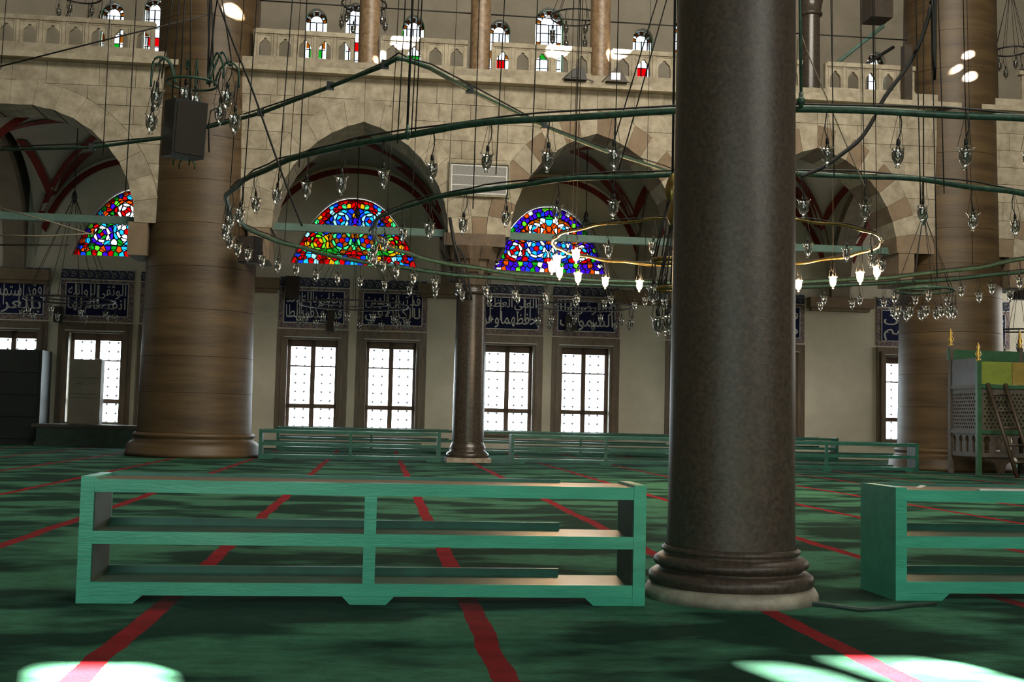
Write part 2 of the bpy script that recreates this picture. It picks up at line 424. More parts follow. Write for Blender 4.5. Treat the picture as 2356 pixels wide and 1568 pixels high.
w0 = build_window(); struct(w0, 'tall window with brown casements and iron grille')
for i, x in enumerate(WIN):
    o = w0 if i == 0 else copytree(w0)
    o.name = 'window_%d' % (i+1); o.location = (x, YB, 0)

# ------------------------------------------------------------------ stained glass lunettes
def clip(poly, nx, nz, d):
    """keep the side nx*x+nz*z <= d"""
    out = []
    for i in range(len(poly)):
        a, b = poly[i], poly[(i+1) % len(poly)]; da = nx*a[0]+nz*a[1]-d; db = nx*b[0]+nz*b[1]-d
        if da <= 0: out.append(a)
        if (da < 0) != (db < 0) and abs(da-db) > 1e-12:
            t = da/(da-db); out.append((a[0]+(b[0]-a[0])*t, a[1]+(b[1]-a[1])*t))
    return out
def area2(p): return sum(p[i][0]*p[(i+1) % len(p)][1]-p[(i+1) % len(p)][0]*p[i][1] for i in range(len(p)))/2
def shrink(poly, d):
    q = poly
    if area2(poly) < 0: poly = poly[::-1]; q = poly
    for i in range(len(poly)):
        a, b = poly[i], poly[(i+1) % len(poly)]; ex, ez = b[0]-a[0], b[1]-a[1]; l = math.hypot(ex, ez)
        if l < 1e-6: continue
        nx, nz = ez/l, -ex/l
        q = clip(q, nx, nz, nx*a[0]+nz*a[1]-d)
        if len(q) < 3: return []
    return q
def dedupe(p, e=.012):
    q = []
    for a in p:
        if not q or math.hypot(a[0]-q[-1][0], a[1]-q[-1][1]) > e: q.append(a)
    if len(q) > 1 and math.hypot(q[0][0]-q[-1][0], q[0][1]-q[-1][1]) < e: q.pop()
    return q
def lunette(i, cx, a, h, z0, pal, flip=1):
    rnd = random.Random(20+i)
    root = link('window_%d' % (20+i), None, None, (cx, YB+.38, z0)); struct(root, 'pointed lunette of coloured stained glass')
    shape = lun_poly(a-.02, h-.02, 12)
    seeds = []                                    # (x, z, colour) for x >= 0, mirrored
    def add(x, z, c, dmin=.0):
        if x < -.001 or z < .03 or z > az(x/(a-.03)*a, a, -h)-.02: return
        for s in seeds:
            if math.hypot(s[0]-x, s[1]-z) < dmin: return
        seeds.append((max(x, 0), z, c))
    # bottom border: flowers and wave
    n = 8
    for k in range(n):
        x = a*(k+.5)/n*.97
        add(x, .13 if k % 2 else .24, pal['wave'][k % 2])
        add(x-.09, .30 if k % 2 else .08, pal['b2'][k % len(pal['b2'])], .09); add(x+.09, .32 if k % 2 else .09, pal['b2'][(k+1) % len(pal['b2'])], .09)
    # arch border
    n = 17; cv = [(a*math.cos(PI/2*q/200), az(a*math.cos(PI/2*q/200), a, -h)) for q in range(201)]
    ln = [0]
    for p, q in zip(cv, cv[1:]): ln.append(ln[-1]+math.hypot(q[0]-p[0], q[1]-p[1]))
    def rim(s_, dr):
        q = min(range(200), key=lambda w: abs(ln[w]-s_*ln[-1])); p0, p1 = cv[max(0, q-2)], cv[q+2 if q < 198 else 200]; d = math.hypot(p1[0]-p0[0], p1[1]-p0[1])
        tx, tz = (p1[0]-p0[0])/d, (p1[1]-p0[1])/d; return cv[q][0]-tz*dr, cv[q][1]+tx*dr
    for k in range(n):
        for dr, off in ((.10, 0), (.27, .5)):
            x, z = rim((k+1.2+off)/(n+1.2), dr)
            c = pal['wave'][k % 2] if (k//2+(dr > .2)) % 2 else pal['b2'][k % len(pal['b2'])]
            add(x, z, c, .1)
    # scrolls
    for (sx, sz, sr, c1, c2, c3) in pal['scroll']:
        rings = [(sr, .27, (c1, c1, c2), .09), (sr-.115, .25, (c3[0],), .085), (sr-.225, .2, (c3[-1], c1), .085)]
        for q, (rr, step, cols, dm) in enumerate(rings):
            if rr < .08: continue
            m = max(3, int(2*PI*rr/step))
            for k in range(m):
                t = 2*PI*k/m+.35*q+.2; add(sx+rr*math.cos(t), sz+rr*math.sin(t), cols[k % len(cols)], dm)
        add(sx, sz, pal['dot'], .07)
    for k in range(8):
        z = .45+k*.24; add(0.0, z, pal['axis'][k % len(pal['axis'])], .1)
    for k in range(500):
        x = rnd.uniform(0, a); z = rnd.uniform(.4, h)
        if z > az(min(a, x/(a-.36)*a), a, -(h-.33)): continue
        c = rnd.choice(pal['hi'] if z > h*.47 else pal['lo']); add(x, z, c, .15)
    full = []
    for x, z, c in seeds:
        full.append((x, z, c))
        if x > .04: full.append((-x, z, c))
    lead = MB(); npane = 0
    for k, (x, z, c) in enumerate(full):
        poly = shape
        for j, (x2, z2, _) in enumerate(full):
            if j == k or (x2-x)**2+(z2-z)**2 > 1.2: continue
            nx, nz = x2-x, z2-z; poly = clip(poly, nx, nz, nx*(x+x2)/2+nz*(z+z2)/2)
            if len(poly) < 3: break
        poly = dedupe(poly)
        if len(poly) < 3: continue
        inner = dedupe(shrink(poly, .015))
        if area2(poly) < 0: poly = poly[::-1]
        if len(inner) >= 3 and abs(area2(inner)) > .0012 and npane < 299:
            MB().prism(inner, -.012, .012).obj('pane', 'glass_'+c, root); npane += 1
            lead.plate(poly, [inner], -.02, .02)
        else: lead.prism(poly, -.02, .02)
    for s_ in (-1, 1):                            # curved cames of the scrolls and borders
        for (sx, sz, sr, *_r) in pal['scroll']:
            for rr in (sr+.055, sr-.058, sr-.168):
                if rr < .07: continue
                lead.tube([(s_*(sx+rr*math.cos(2*PI*q/24)), -.02, sz+rr*math.sin(2*PI*q/24)) for q in range(24)], .017, 4, True)
        lead.tube([(s_*rim(q/24, .375)[0], -.02, rim(q/24, .375)[1]) for q in range(2, 25)], .020, 4)
        lead.tube([(s_*rim(q/60, .185+.075*math.sin(q*.74))[0], -.02, rim(q/60, .185+.075*math.sin(q*.74))[1]) for q in range(60)], .015, 4)
        lead.tube([(s_*a*.94*q/40, -.02, .20+.075*math.sin(q*.85)) for q in range(41)], .015, 4)
    lead.box(-a+.12, a-.12, -.04, -.02, .37, .41)
    lead.obj('lead_came', 'lead', root)
    # plaster rim and saddle bar
    o2 = lun_poly(a+.02, h+.02, 14); i2 = lun_poly(a-.05, h-.05, 14)
    MB().plate([(x, z-.06) for x, z in o2], [[(x, z+.0) for x, z in i2]], -.06, .06).obj('rim', 'soffit_stone', root)
    return root
PAL_A = dict(wave=['red', 'red'], b1=['red', 'sky', 'deep', 'pale', 'red', 'mint'], b2=['sky', 'blue', 'mint', 'yellow', 'deep', 'pale'], dot='red',
             scroll=[(.46, .92, .43, 'amber', 'green', ['mint', 'blue']), (1.33, .80, .36, 'yellow', 'green', ['lime', 'red']), (.52, 1.66, .36, 'blue', 'sky', ['pale', 'sky']), (1.06, 1.38, .2, 'blue', 'pale', ['sky', 'white'])],
             axis=['red', 'mint', 'blue', 'sky', 'red', 'purple', 'yellow', 'red'], hi=['blue', 'sky', 'pale', 'pale', 'blue', 'mint', 'sky'], lo=['green', 'mint', 'lime', 'red', 'orange', 'sky', 'mint'])
PAL_B = dict(wave=['purple', 'purple'], b1=['purple', 'yellow', 'purple', 'white', 'purple', 'orange'], b2=['orange', 'white', 'green', 'blue', 'lime', 'purple'], dot='red',
             scroll=[(.46, .90, .42, 'blue', 'sky', ['white', 'sky']), (1.28, .80, .36, 'red', 'purple', ['white', 'sky']), (.50, 1.58, .35, 'orange', 'amber', ['white', 'sky']), (1.0, 1.36, .2, 'orange', 'white', ['white', 'pale'])],
             axis=['red', 'white', 'sky', 'orange', 'red', 'orange', 'sky', 'green'], hi=['white', 'sky', 'pale', 'white', 'amber', 'sky'], lo=['white', 'sky', 'red', 'pale', 'blue', 'white', 'sky'])
PAL_C = dict(wave=['orange', 'red'], b1=['orange', 'green', 'red', 'blue', 'orange', 'sky'], b2=['green', 'blue', 'sky', 'green', 'purple', 'lime'], dot='red',
             scroll=[(.46, .92, .43, 'sky', 'green', ['white', 'white']), (1.33, .80, .36, 'purple', 'sky', ['white', 'green']), (.52, 1.66, .36, 'red', 'orange', ['white', 'white']), (1.06, 1.38, .2, 'green', 'white', ['white', 'blue'])],
             axis=['red', 'white', 'orange', 'white', 'red', 'sky', 'green', 'red'], hi=['white', 'purple', 'white', 'orange', 'white', 'green'], lo=['white', 'sky', 'red', 'white', 'purple', 'green'])
for i, ((c, a), p) in enumerate(zip(LUN, [PAL_C, PAL_A, PAL_B, PAL_A, PAL_B])): lunette(i, c, a, 2.5, 6.74, p)

# small arched gallery windows: borders of white and amber glass
def gallery_window(i, cx, a, zs, zb):
    root = link('window_%d' % (40+i), None, None, (cx, YB+.3, zb)); struct(root, 'small arched gallery window of white and coloured glass')
    hgt = zs-zb; h = a*1.1; lead = MB(); k = a/.4
    outer = arch_poly(a, h, 8, hgt); mid = arch_poly(a*.93, h*.93, 8, hgt); inn = arch_poly(a*.55, h*.58, 8, hgt)
    MB().plate(outer, [[(x, z+.03) for x, z in mid]], -.02, .02).obj('green_border', 'glass_green', root)
    # ring of pieces between mid and inn
    n = 9; phs = [PI*j/n for j in range(n+1)]
    for j in range(n):
        pts = []
        for t in (phs[j]+.04, phs[j+1]-.04): pts.append((a*.88*math.cos(t), hgt+h*.86*math.sin(t)))
        for t in (phs[j+1]-.06, phs[j]+.06): pts.append((a*.62*math.cos(t), hgt+h*.62*math.sin(t)))
        MB().prism(pts, -.01, .01).obj('pane', 'glass_clear' if j % 2 else 'glass_amber', root)
    m = int(hgt/.34)
    for s in (-1, 1):
        for j in range(m):
            z = hgt-.34*(j+1); x0, x1 = sorted((s*a*.62, s*a*.88))
            MB().box(x0, x1, -.01, .01, z+.03, z+.31).obj('pane', ('glass_clear', 'glass_white', 'glass_amber', 'glass_clear')[j % 4] if j else 'glass_clear', root)
    top = arch_poly(a*.5, h*.5, 6, 0)
    MB().prism([(x*.55, z*.9+hgt+.03) for x, z in top], -.01, .01).obj('pane', 'glass_clear', root)
    for s in (-1, 1): MB().prism([(s*a*.30, hgt+.04), (s*a*.52, hgt+.04), (s*a*.40, hgt+h*.34)], -.01, .01).obj('pane', 'glass_white', root)
    for j in range(m):
        z = hgt-.34*(j+1); c = ('clear', 'clear', 'white', 'red' if i % 2 else 'green')[j % 4]
        for s in (-1, 1):
            x0, x1 = sorted((s*.015, s*a*.54)); MB().box(x0, x1, -.01, .01, z+.02, z+.32).obj('pane', 'glass_'+c, root)
    # lead net behind
    for z in [hgt-.34*j for j in range(m+1)]: lead.box(-a*.9, a*.9, .012, .03, z-.02, z+.02)
    for x in (-.58, .58, 0): lead.box(x*a-.022, x*a+.022, .012, .03, 0, hgt+.02)
    for rr in (.58, .91):
        pts = [(a*rr*math.cos(PI*j/16), .02, hgt+h*rr*math.sin(PI*j/16)) for j in range(17)]; lead.tube(pts, .022, 4)
    for t in phs[1:-1]: lead.tube([(a*.6*math.cos(t), .02, hgt+h*.6*math.sin(t)), (a*.9*math.cos(t), .02, hgt+h*.9*math.sin(t))], .022, 4)
    lead.obj('lead_came', 'lead', root)
for i, w in enumerate(UPW): gallery_window(i, *w)

# ------------------------------------------------------------------ tiled calligraphy panels
AR = {'ا': (0xFE8D, 2), 'أ': (0xFE83, 2), 'إ': (0xFE87, 2), 'ب': (0xFE8F, 4), 'ة': (0xFE93, 2), 'ت': (0xFE95, 4), 'ث': (0xFE99, 4), 'ج': (0xFE9D, 4), 'ح': (0xFEA1, 4), 'خ': (0xFEA5, 4),
      'د': (0xFEA9, 2), 'ذ': (0xFEAB, 2), 'ر': (0xFEAD, 2), 'ز': (0xFEAF, 2), 'س': (0xFEB1, 4), 'ش': (0xFEB5, 4), 'ص': (0xFEB9, 4), 'ض': (0xFEBD, 4), 'ط': (0xFEC1, 4), 'ظ': (0xFEC5, 4),
      'ع': (0xFEC9, 4), 'غ': (0xFECD, 4), 'ف': (0xFED1, 4), 'ق': (0xFED5, 4), 'ك': (0xFED9, 4), 'ل': (0xFEDD, 4), 'م': (0xFEE1, 4), 'ن': (0xFEE5, 4), 'ه': (0xFEE9, 4), 'و': (0xFEED, 2),
      'ى': (0xFEEF, 2), 'ي': (0xFEF1, 4), 'ئ': (0xFE89, 4), 'ؤ': (0xFE85, 2), 'ء': (0xFE80, 1)}
def shape_ar(t):
    out = []
    for i, ch in enumerate(t):
        if ch not in AR: out.append(ch); continue
        base, n = AR[ch]
        pj = i > 0 and t[i-1] in AR and AR[t[i-1]][1] == 4 and n > 1
        nj = i+1 < len(t) and t[i+1] in AR and AR[t[i+1]][1] > 1 and n == 4
        out.append(chr(base+((3 if pj else 2) if nj else (1 if pj else 0))))
    return ''.join(reversed(out))
def text_mesh(body):
    cu = bpy.data.curves.new('lettering', 'FONT'); cu.body = body; cu.resolution_u = 3; cu.offset = .004; cu.extrude = .01
    o = bpy.data.objects.new('lettering', cu); COL.objects.link(o); bpy.context.view_layer.update()
    me = bpy.data.meshes.new_from_object(o.evaluated_get(bpy.context.evaluated_depsgraph_get())); bpy.data.objects.remove(o); bpy.data.curves.remove(cu)
    me.materials.append(M['tile_white']); me.name = 'lettering'; return me
def text_line(body, w, h, parent, x, y, z):
    """words set right to left to fill a line w x h"""
    ms = [text_mesh(shape_ar(t)) for t in body.split()]
    bb = [(min(v.co.x for v in m.vertices), max(v.co.x for v in m.vertices), min(v.co.y for v in m.vertices), max(v.co.y for v in m.vertices)) for m in ms]
    gap = .16; tot = sum(b[1]-b[0] for b in bb)+gap*(len(ms)-1); y0 = min(b[2] for b in bb); y1 = max(b[3] for b in bb); k = w/tot; cx = w/2
    for m, b in zip(ms, bb):
        for v in m.vertices: v.co = (cx+(v.co.x-b[1])*k, -v.co.z*.8, (v.co.y-y0)/(y1-y0)*h)
        cx -= (b[1]-b[0]+gap)*k
        link('lettering', m, parent, (x, y, z))
TEXT = {0: ('فقد استمسك', 'بالعروة'), 1: ('الوثقى لا والله', 'انفصام لها'), 2: ('سميع', 'عليم'), 3: ('ويؤمن بالله فقد', 'فمن يكفر بالطا'), 4: ('قد تبين الدين', 'لا اكراه في'), 5: ('العلي العظيم', 'حفظهما وهو'), 6: ('والارض ولا', 'السموات'),
        7: ('يحيطون', 'علمه'), 8: ('وما خلفهم', 'ولا'), 9: ('ما بين', 'ايديهم'), 10: ('يشفع', 'عنده')}
LOOK = {0: 'beside the dark cabinet', 1: 'over the window holding the grey locker', 2: 'next to the big round pier', 3: 'whose lower line ends in a long looped tail', 4: 'next to the looped tail panel under the same lunette', 5: 'beside the slender dark column capital', 6: 'with a dark box hung before its lower corner',
        7: 'behind the polished granite column', 8: 'with a broad plain wall strip to its right', 9: 'touching the brown pier with the sun spots', 10: 'above the carved preacher seat'}
rosette = MB()
for k in range(6):
    rosette.tube([(.10*math.cos(t)*(1-k*0), 0, .10*math.sin(t)) for t in (0, 1)], .004, 3)
for i, x in enumerate(WIN):
    pr = thing('tile_panel', 'blue tile panel of white calligraphy '+LOOK[i], 'tile panel', (x, YB, 4.36), group='calligraphy tile panels over the windows')
    hwid = 1.26
    MB().box(-hwid, hwid, -.035, .02, 0, 1.46).obj('floral_border', 'tile_floral', pr)
    MB().box(-hwid+.2, hwid-.2, -.05, -.03, .2, 1.34).obj('inscription_field', 'tile_blue', pr)
    MB().plate([(-hwid+.17, .17), (hwid-.17, .17), (hwid-.17, 1.37), (-hwid+.17, 1.37)], [[(-hwid+.2, .2), (hwid-.2, .2), (hwid-.2, 1.34), (-hwid+.2, 1.34)]], -.056, -.03).obj('edging', 'tile_white', pr)
    fz = MB().box(-hwid, hwid, -.04, .02, 1.46, 1.86).obj('frieze', 'tile_frieze', pr)
    sc = MB()
    for k in range(9):                           # trefoil scroll frieze
        c = -hwid+.14+k*.28
        sc.tube([(c+.09*math.cos(t)*(1-t/9), -.05, 1.62+.09*math.sin(t)*(1-t/9)) for t in [q*.7 for q in range(9)]], .014, 4)
        sc.tube([(c-.13, -.05, 1.84), (c-.09, -.05, 1.72), (c, -.05, 1.76), (c+.09, -.05, 1.72), (c+.13, -.05, 1.84)], .014, 4)
    for z in (1.475, 1.85): sc.box(-hwid, hwid, -.055, -.04, z-.02, z+.02)
    sc.obj('scrollwork', 'tile_white', fz)
    t1, t2 = TEXT[i]
    if t1:
        for t, z0, hh in ((t1, .80, .52), (t2, .22, .62)):
            text_line(t, 2.0, hh, pr, 0, -.052, z0)
        for k in range(4):                       # the tall alif and lam shafts running through both lines
            xx = -.8+1.6*random.random(); MB().box(xx-.016, xx+.016, -.062, -.05, .5, 1.3).obj('lettering', 'tile_white', pr)

# ------------------------------------------------------------------ aisle vaults
BAYS = [(-8.75, 3.5), (-1.05, 3.6), (6.2, 3.6), (13.4, 3.6), (21.3, 3.7)]
YV0, YV1 = 34.5, 43.0; yc = (YV0+YV1)/2; hd = (YV1-YV0)/2
def vz(u, v):
    g = lambda t: math.sqrt(max(0, 1-min(1, abs(t))**2.2))
    return 6.5+3.9*max(g(u), g(v)*.97)
ZT = lambda q: q
for cx, hwid in BAYS:
    mb = MB(); n = 22; idx = {}
    for i in range(n+1):
        for j in range(n+1):
            u, v = -1+2*i/n, -1+2*j/n; idx[i, j] = len(mb.v); mb.v.append((cx+u*hwid, yc+v*hd, vz(u, v)))
    for i in range(n):
        for j in range(n): mb.sm.add(len(mb.f)); mb.f.append((idx[i, j], idx[i+1, j], idx[i+1, j+1], idx[i, j+1]))
    o = mb.obj('ceiling_vault', 'plaster_grey'); struct(o, 'plastered groin vault over the side aisle')
    def strip(fn, wfn, n=24):
        m2 = MB()
        for k in range(n):
            a0, b0 = fn(k/n); a1, b1 = fn((k+1)/n)
            m2.quad(a0, b0, b1, a1)
        m2.obj('painted_band', 'vault_red', o)
    for su in (-1, 1):
        for sv in (-1, 1):
            def fn(t, su=su, sv=sv):
                q = .985-.93*t; w = .045+.03*t
                a = (su*q, sv*max(0, q-w)); b = (su*max(0, q-w), sv*q)
                f = lambda p: (cx+p[0]*hwid, yc+p[1]*hd, vz(*p)-.05)
                return f(a), f(b)
            strip(fn, None)
    # red chevrons on the rear pendentives
    for su in (-1, 1):
        for (ua, va) in ((.42, .62), (.95, .30)):
            def fn(t, su=su, ua=ua, va=va):
                u, v = .80+(ua-.80)*t, .95+(va-.95)*t; w = .012+.062*min(1, t*2.5)
                f = lambda p, q: (cx+su*p*hwid, yc+q*hd, vz(p, q)-.06)
                return f(u-w*.6, v+w*.6 if ua < .8 else v), f(u+w*.6, v-w*.6 if ua < .8 else v)
            strip(fn, None)
    # red bands along the wall arch and the arcade arch
    for sv, dz in ((.985, .02), (-.9, .1)):
        def fn(t, sv=sv, dz=dz):
            q = -.95+1.9*t
            return (cx+q*hwid, yc+sv*hd, vz(q, 1)-.10-dz), (cx+q*.95*hwid, yc+sv*hd, vz(q, 1)-.30-dz)
        strip(fn, None, 30)
# transverse arches of brown stone
for i, bx in enumerate((-12.9, -4.9, 2.56, 9.8, 17.35)):
    w = .36
    pts = [(YV0+.0, 6.05), (YV0, 10.9), (YV1, 10.9), (YV1, 6.05)]
    a = hd-.25; arc = arch_poly(a, 4.0, 14)
    poly = [(YV0, 6.1), (YV0+.25, 6.1)]+[(yc+x, 6.1+z) for x, z in reversed(arc[1:-1])]+[(YV1-.25, 6.1), (YV1, 6.1), (YV1, 11.2), (YV0, 11.2)]
    m2 = MB().prism(poly, bx-w, bx+w); m2.v = [(y, x, z) for x, y, z in m2.v]
    o = m2.obj('trim_%d' % (10+i), 'soffit_stone'); struct(o, 'brown stone arch across the aisle')
    m3 = MB().box(bx-1.25, bx+1.25, YV1-.45, YV1, 5.72, 6.1).box(bx-1.15, bx+1.15, YV1-.3, YV1, 5.6, 5.72); struct(m3.obj('trim_%d' % (20+i), 'ashlar_brown'), 'brown corbel course on the window wall')

# ------------------------------------------------------------------ arcade wall of ashlar
ARCH = [(-10.25, 3.40, 3.1, 0), (-.64, 2.45, 3.1, 0), (6.05, 2.45, 3.1, 1), (12.65, 2.45, 3.0, 1), (21.9, 2.45, 3.0, 1)]
ZS, RW, ZTOP = 6.4, .70, 10.78
bk = MB(); arch_wall(bk, X0, X1, ZS, ZTOP, YA+.03, 34.55, [(c, a+.03, ZS, h+.03) for c, a, h, b in ARCH])
arc_wall = bk.obj('wall_arcade', 'joint'); struct(arc_wall, 'arcade wall of beige ashlar between the nave and the aisle')
for c, a, h, brown in ARCH:
    r = (a*a+h*h)/(2*a); ph = math.atan2(h, r-a); ph2 = math.acos(max(-1, min(1, (r-a)/(r+RW)))); n = 9
    for s in (-1, 1):
        for k in range(n):
            g = .004
            pin = [(k+q/2)/n for q in range(3)]
            pts = [(-(r-a)+r*math.cos(ph*t), r*math.sin(ph*t)) for t in pin] + [(-(r-a)+(r+RW)*math.cos(ph2*t), (r+RW)*math.sin(ph2*t)) for t in reversed(pin)]
            pts = [(c+s*max(0, x), ZS+z) for x, z in pts]
            pts = shrink(dedupe(pts, 1e-4), g)
            if len(pts) < 3: continue
            m = 'ashlar_brown' if brown and k % 2 == (0 if s > 0 else 1) else 'ashlar'
            jit = random.uniform(-.012, .006)
            MB().prism(pts, YA-.02+jit, 34.5).obj('voussoir', m, arc_wall)
# coursed blocks
zc = [6.4, 6.95, 7.5, 8.05, 8.6, 9.12, 9.64, 10.16, 10.78]
mids = [X0]+[c for c, *_ in ARCH]+[X1]
def lims(reg, z):
    lo, hi = mids[reg], mids[reg+1]
    if reg > 0:
        c, a, h, b = ARCH[reg-1]; r = (a*a+h*h)/(2*a); d = z-ZS; q = (r+RW)**2-d*d
        lo = c+max(0, (math.sqrt(q) if q > 0 else 0)-(r-a)) if q > 0 else c
    if reg < len(ARCH):
        c, a, h, b = ARCH[reg]; r = (a*a+h*h)/(2*a); d = z-ZS; q = (r+RW)**2-d*d
        hi = c-max(0, (math.sqrt(q) if q > 0 else 0)-(r-a)) if q > 0 else c
    return lo, hi
for ci in range(len(zc)-1):
    z0, z1 = zc[ci], zc[ci+1]
    for reg in range(len(mids)-1):
        lo = min(lims(reg, z)[0] for z in (z0, z1)); hi = max(lims(reg, z)[1] for z in (z0, z1))
        x = lo if lo > -11.5 else -11.8
        x -= random.uniform(0, .6)
        hi = min(hi, 25)
        while x < hi:
            xe = x+random.uniform(.85, 1.6)
            if hi-xe < .35: xe = hi
            g = .006; zz = [z0+g+(z1-z0-2*g)*q/12 for q in range(13)]
            lft, rgt = [], []
            for z in zz:
                l2, h2 = lims(reg, z); a_, b_ = max(x+g, l2+g), min(xe-g, h2-g)
                if b_-a_ > .01: lft.append((a_, z)); rgt.append((b_, z))
            if len(lft) > 1:
                m = 'ashlar'
                if ci < 1: m = 'ashlar_brown' if random.random() < .75 else 'ashlar'
                MB().prism(rgt+lft[::-1], YA+random.uniform(-.008, .01), YA+.12).obj('stone_block', m, arc_wall)
            x = xe
# ledge course and balustrade base
def trim(i, mb, m, label): return struct(mb.obj('trim_%d' % i, m), label)
trim(1, MB().box(X0, X1, YA-.32, 34.5, 10.78, 10.93), 'ashlar', 'stone ledge under the gallery balustrade')
trim(2, MB().box(X0, X1, YA-.02, 34.5, 10.93, 11.22), 'ashlar', 'plinth of the gallery balustrade')

# balustrade sections of pierced stone panels
def ogee(w, h):
    q = w/2
    return [(-q, 0), (q, 0), (q, h*.55), (q*.86, h*.72), (q*.62, h*.80), (q*.34, h*.88), (q*.2, h*1.0), (-q*.2, h*1.0), (-q*.34, h*.88), (-q*.62, h*.80), (-q*.86, h*.72), (-q, h*.55)]
ZB0, ZB1 = 11.22, 12.02
SECT = [(-11.4, -6.5, 'to the side of the big round pier'), (-3.75, -.98, 'between the big round pier and the sunlit upper column'), (-.20, 2.24, 'catching the sun next to the upper column'), (2.98, 5.85, 'behind which the widest bright gallery window rises'),
        (6.48, 8.95, 'above the two floodlights on the ledge'), (9.6, 12.2, 'partly behind the granite column'), (12.95, 15.7, 'below the slanting iron struts')]
panel_mesh = {}
for x0, x1, where in SECT:
    b = thing('balustrade', 'pierced stone gallery balustrade '+where, 'balustrade', (x0, 0, 0), group='gallery balustrades')
    n = max(1, round((x1-x0)/.61)); w = (x1-x0)/n
    MB().box(0, x1-x0, YA+.0, YA+.24, ZB1-.10, ZB1+.03).obj('top_rail', 'ashlar', b)
    MB().box(0, x1-x0, YA+.02, YA+.22, ZB0-.02, ZB0+.06).obj('bottom_rail', 'ashlar', b)
    for k in range(n):
        key = round(w, 3)
        if key not in panel_mesh:
            mb = MB(); hole_ = [(x+w/2, z+ZB0+.06) for x, z in ogee(w*.60, .52)]
            mb.plate([(.01, ZB0+.0), (w-.01, ZB0), (w-.01, ZB1-.02), (.01, ZB1-.02)], [hole_], YA+.06, YA+.16)
            mb.box(-.045, .045, YA+.03, YA+.2, ZB0, ZB1)
            mb.plate([(.06, ZB0+.05), (w-.06, ZB0+.05), (w-.06, ZB1-.1), (.06, ZB1-.1)], [[(.1, ZB0+.05), (w-.1, ZB0+.05), (w-.1, ZB1-.14), (.1, ZB1-.14)][::1]], YA+.04, YA+.07)
            panel_mesh[key] = mb.mesh('panel', 'ashlar')
        link('panel', panel_mesh[key], b, (k*w, 0, 0))
# pierced lattice screen to the right of the right pier
b = thing('lattice_screen', 'pierced stone lattice screen of the gallery beyond the right pier', 'screen', (19.0, 0, 0))
hs = []
for i in range(12):
    for j in range(5):
        cx, cz = .22+.16*i+(.08 if j % 2 else 0), 11.36+.13*j; r = .055
        hs.append([(cx+r*math.cos(PI/3*k), cz+r*math.sin(PI/3*k)) for k in range(6)])
MB().plate([(0.1, 11.22), (2.2, 11.22), (2.2, 12.0), (.1, 12.0)], hs, YA+.05, YA+.14).obj('lattice', 'ashlar', b)
MB().box(0, 2.4, YA, YA+.22, 12.0, 12.12).obj('top_rail', 'ashlar', b)

# upper gallery columns
UC = [(-.58, 'granite_pale', 'sunlit mottled column of the gallery between two balustrades'), (2.62, 'granite_pale', 'pale brown gallery column standing over the slender dark column'), (6.15, 'granite_pale', 'rosy brown gallery column behind the floodlights'),
      (9.25, 'granite_pale', 'gallery column rising behind the granite column'), (12.55, 'granite_dark', 'dark gallery column with a ringed capital near the slanting struts')]
for x, m, lab in UC:
    c = thing('gallery_column', lab, 'column', (x, YA+.33, 10.93), group='gallery columns')
    r = .30 if x < 9 else .29
    MB().lathe([(r, .3), (r*.98, 2.5), (r*.92, 5)] if x < 12 else [(r, .3), (r*.93, 2.55)]).obj('shaft', m, c)
    MB().lathe([(0, 0), (r+.14, 0), (r+.14, .08), (r+.09, .14), (r+.05, .18), (r+.07, .24), (r, .32)], seg=20).box(-r-.16, r+.16, -r-.16, r+.16, -.02, .05).obj('base', 'ashlar', c)
    zt = 5 if x < 12 else 2.55
    MB().lathe([(r*.9, zt), (r*1.2, zt+.03), (r*1.2, zt+.1), (r*1.02, zt+.14), (r*1.25, zt+.5), (r*1.6, zt+.8)], seg=20).obj('capital', 'granite_dark' if x > 12 else 'ashlar', c)

# ------------------------------------------------------------------ piers and columns
def pier(name, label, cx, cy, r, ztop, rb):
    p = thing(name, label, 'pier', (cx, cy, 0))
    MB().lathe([(0, 0), (rb, 0), (rb, .10), (rb*.985, .14), (rb*.98, .3), (rb*.95, .36), (rb*.93, .40), (rb*.885, .44), (rb*.875, .52), (rb*.90, .56), (rb*.89, .62), (r*1.02, .66)], seg=64).obj('base', 'pier_stone', p)
    z = .66; zs = [.66]; 
    while z < ztop-.5: z = min(z+random.uniform(.95, 1.35), ztop); zs.append(z)
    for a, b_ in zip(zs, zs[1:]):
        ra, rb_ = r*(1-.0085*a), r*(1-.0085*b_)
        MB().lathe([(ra, a+.005), (rb_, b_-.005)], seg=72).lathe([(ra, a+.005), (ra-.03, a)], seg=72).lathe([(rb_, b_-.005), (rb_-.03, b_)], seg=72).obj('drum', 'pier_stone', p)
    return p
pier('round_pier', 'massive round brown stone pier with a loudspeaker chandelier before it', -5.12, 33.95, 1.57, 16, 1.86)
pier('round_pier', 'massive round brown pier carrying bright round sun spots', 17.30, 34.05, 1.55, 16, 1.82)
